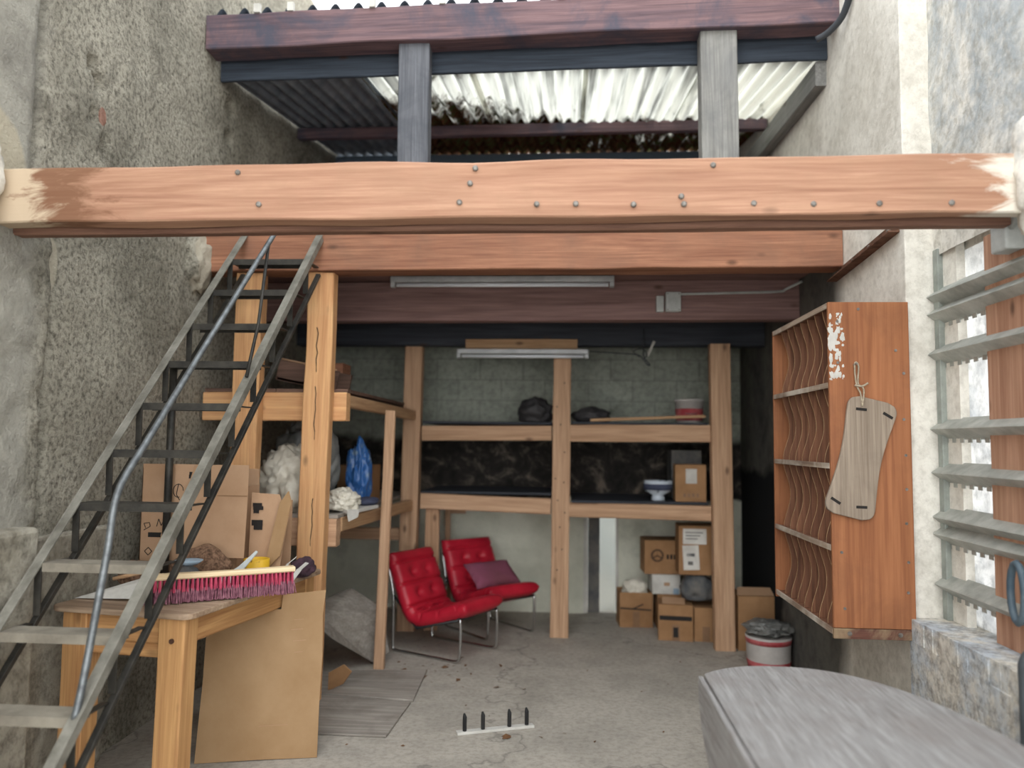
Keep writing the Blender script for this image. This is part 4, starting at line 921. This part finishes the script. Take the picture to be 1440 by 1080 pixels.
bm = nb(); tube(bm, smooth_path([(1.70, 2.80, .90), (1.62, 2.80, .905), (1.578, 2.80, .87), (1.575, 2.80, .78), (1.575, 2.80, .3), (1.575, 2.80, 0)], 4), .03, 14); solo('drain_pipe', bm, M['pipe'], 'dark grey drain pipe against the low wall at the right edge', 'pipe', smooth=True)

# rusty rail on the pier, and a cable up by the roof
rr = thing('iron_rail', 'rusty bolted angle iron on the pier under the loft edge', 'rail', (1.63, 4.3, 2.55))
bm = nb(); bar(bm, (1.605, 4.74, 2.60), (1.615, 3.86, 2.665), .06, .008); bar(bm, (1.634, 4.74, 2.63), (1.634, 3.86, 2.695), .008, .06); part('angle_bar', bm, M['rust'], rr)
for f_ in (.08, .35, .62, .9):
    bm = nb(); p = Vector((1.625, 4.74, 2.63)).lerp(Vector((1.625, 3.86, 2.695)), f_); tube(bm, [p+Vector((.008, 0, 0)), p+Vector((-.012, 0, 0))], .011, 8); part('bolt', bm, M['nail'], rr)
bm = nb(); tube(bm, smooth_path([(1.50, 4.61, 4.06), (1.56, 4.55, 4.08), (1.61, 4.45, 4.14), (1.62, 4.3, 4.3), (1.62, 4.1, 4.6)], 5), .02, 10); solo('black_cable', bm, M['cable'], 'thick black cable curving up the pier beside the top beam', 'cable', smooth=True)

# ------------------------------------------------------------------ ROOF
def zroof(y): return 3.29+.16*y
def sheet(x0, x1, y0, y1, zf, mat, label, group, pitch=.10, amp=.022, name='roof_sheet', dz=0, xs=0):
    bm = nb(); nx = int((x1-x0)/pitch*10); ny = max(2, int((y1-y0)/.25)); g = []
    for j in range(ny+1):
        y = y0+(y1-y0)*j/ny; g.append([bm.verts.new((x0+(x1-x0)*i/nx, y, zf(y)+dz+xs*((x1-x0)*i/nx)+amp*math.cos(2*math.pi*(x0+(x1-x0)*i/nx)/pitch))) for i in range(nx+1)])
    for j in range(ny):
        for i in range(nx): bm.faces.new((g[j][i], g[j][i+1], g[j+1][i+1], g[j+1][i]))
    for v in bm.verts: pass
    o = fin_obj(name, bm, mat, True); md = o.modifiers.new('thickness', 'SOLIDIFY'); md.thickness = .004
    tag(o, label, 'roof sheet', group); return o
sheet(-2.33, -1.40, 4.86, 7.6, zroof, M['roof_opaque'], 'opaque dark grey corrugated roof sheet above the loft at the left wall', None)
for i in range(4):
    a = -1.43+i*.765; sheet(a, a+.80, 4.86, 7.6, lambda y, k=i: zroof(y)+.006*(k % 2), M['roof_clear'], 'grimy translucent corrugated sheet letting daylight into the loft', 'translucent sheets over the loft')
# roof over the front part ends on the reddish top beam: only its edge row shows
def zfront(y): return 4.375 + .60*(4.7-y)
sheet(-2.32, 1.62, 4.71, 4.77, zfront, M['roof_dark'], 'dark corrugated sheet edge resting on the reddish top beam', None, pitch=.152, amp=.044, dz=.008, xs=.019)
for x in (-2.0, -1.78, -1.25, -.80, -.05):
    bm = nb(); zc_ = 4.325 + .019*(x+2.335)
    box2(bm, (x-.02, 4.60, zc_-.002), (x+.02, 4.63, zc_+.055)); solo('roof_clip', bm, M['paper'], 'small pale wedge on the top beam under the corrugated sheet edge', 'wedge', 'pale wedges on the top beam')

# ------------------------------------------------------------------ DROP-LEAF TABLE in the foreground
ft = thing('drop_leaf_table', 'weathered grey oval drop-leaf table in the right foreground', 'table', (.95, 2.2, 0))
cxy = (.81, 1.98); ax, ay, ZF = .525, 1.125, .75
def ell(a): 
    c_, s_ = math.cos(a), math.sin(a); e = 2/2.35
    return (cxy[0]+ax*math.copysign(abs(c_)**e, c_), cxy[1]+ay*math.copysign(abs(s_)**e, s_))
HX0 = .515
out = [ell(2*math.pi*i/120) for i in range(120)]; out = [(max(x, HX0+.0015*(y-2)), y) for x, y in out]
cl = []
for p in out:
    if not cl or (Vector(p)-Vector(cl[-1])).length > .004: cl.append(p)
bm = nb(); prism(bm, [(x, y, ZF-.022) for x, y in cl], (0, 0, .022)); part('tabletop', bm, M['old_table'], ft, b=.004)
bm = nb(); lo = []
for i in range(41):
    a = i/40*math.pi; lo.append((HX0-.004, 1.98+.98*math.cos(a), ZF-.005-.36*math.sin(a)**.8))
prism(bm, lo, (-.018, 0, 0)); part('drop_leaf', bm, M['old_table'], ft, b=.003)
for x in (.62, 1.10):
    for y in (1.35, 2.62):
        o = timber('leg', (x, y, 0), (x, y, ZF-.025), .05, .05, M['old_table'], ft)
for a, b in (((.62, 1.38, .68), (.62, 2.59, .68)), ((1.10, 1.38, .68), (1.10, 2.59, .68)), ((.65, 1.35, .68), (1.07, 1.35, .68)), ((.65, 2.62, .68), (1.07, 2.62, .68))): timber('apron', a, b, .02, .09, M['old_table'], ft)

# dry leaves and crumbs on the concrete
bm = nb()
for i in range(60):
    x = random.uniform(-1.3, 1.0); y = random.uniform(3.9, 6.3)
    if i < 22: x = random.uniform(-1.2, -.6); y = random.uniform(5.2, 5.6)
    s = random.uniform(.004, .016) if i % 7 else .028; a = random.random()*6.28
    pts = [(x+s*math.cos(a), y+s*math.sin(a), .003+random.random()*.004), (x-s*.5*math.sin(a), y+s*.5*math.cos(a), .004+s*.3), (x-s*math.cos(a), y-s*math.sin(a), .003), (x+s*.5*math.sin(a), y-s*.5*math.cos(a), .004)]
    prism(bm, pts, (0, 0, .0012))
solo('leaf_litter', bm, M['leaf'], 'scattered dry leaf crumbs on the concrete floor', 'leaf litter', kind='stuff')

# repeats of one kind share a group phrase
kinds = {}
for o in list(COL.objects):
    if o.parent is None and 'label' in o: kinds.setdefault(o.name.split('.')[0], []).append(o)
for k, v in kinds.items():
    if len(v) > 1:
        for o in v:
            if 'group' not in o: o['group'] = k.replace('_', ' ') + ' set in the old workshop'
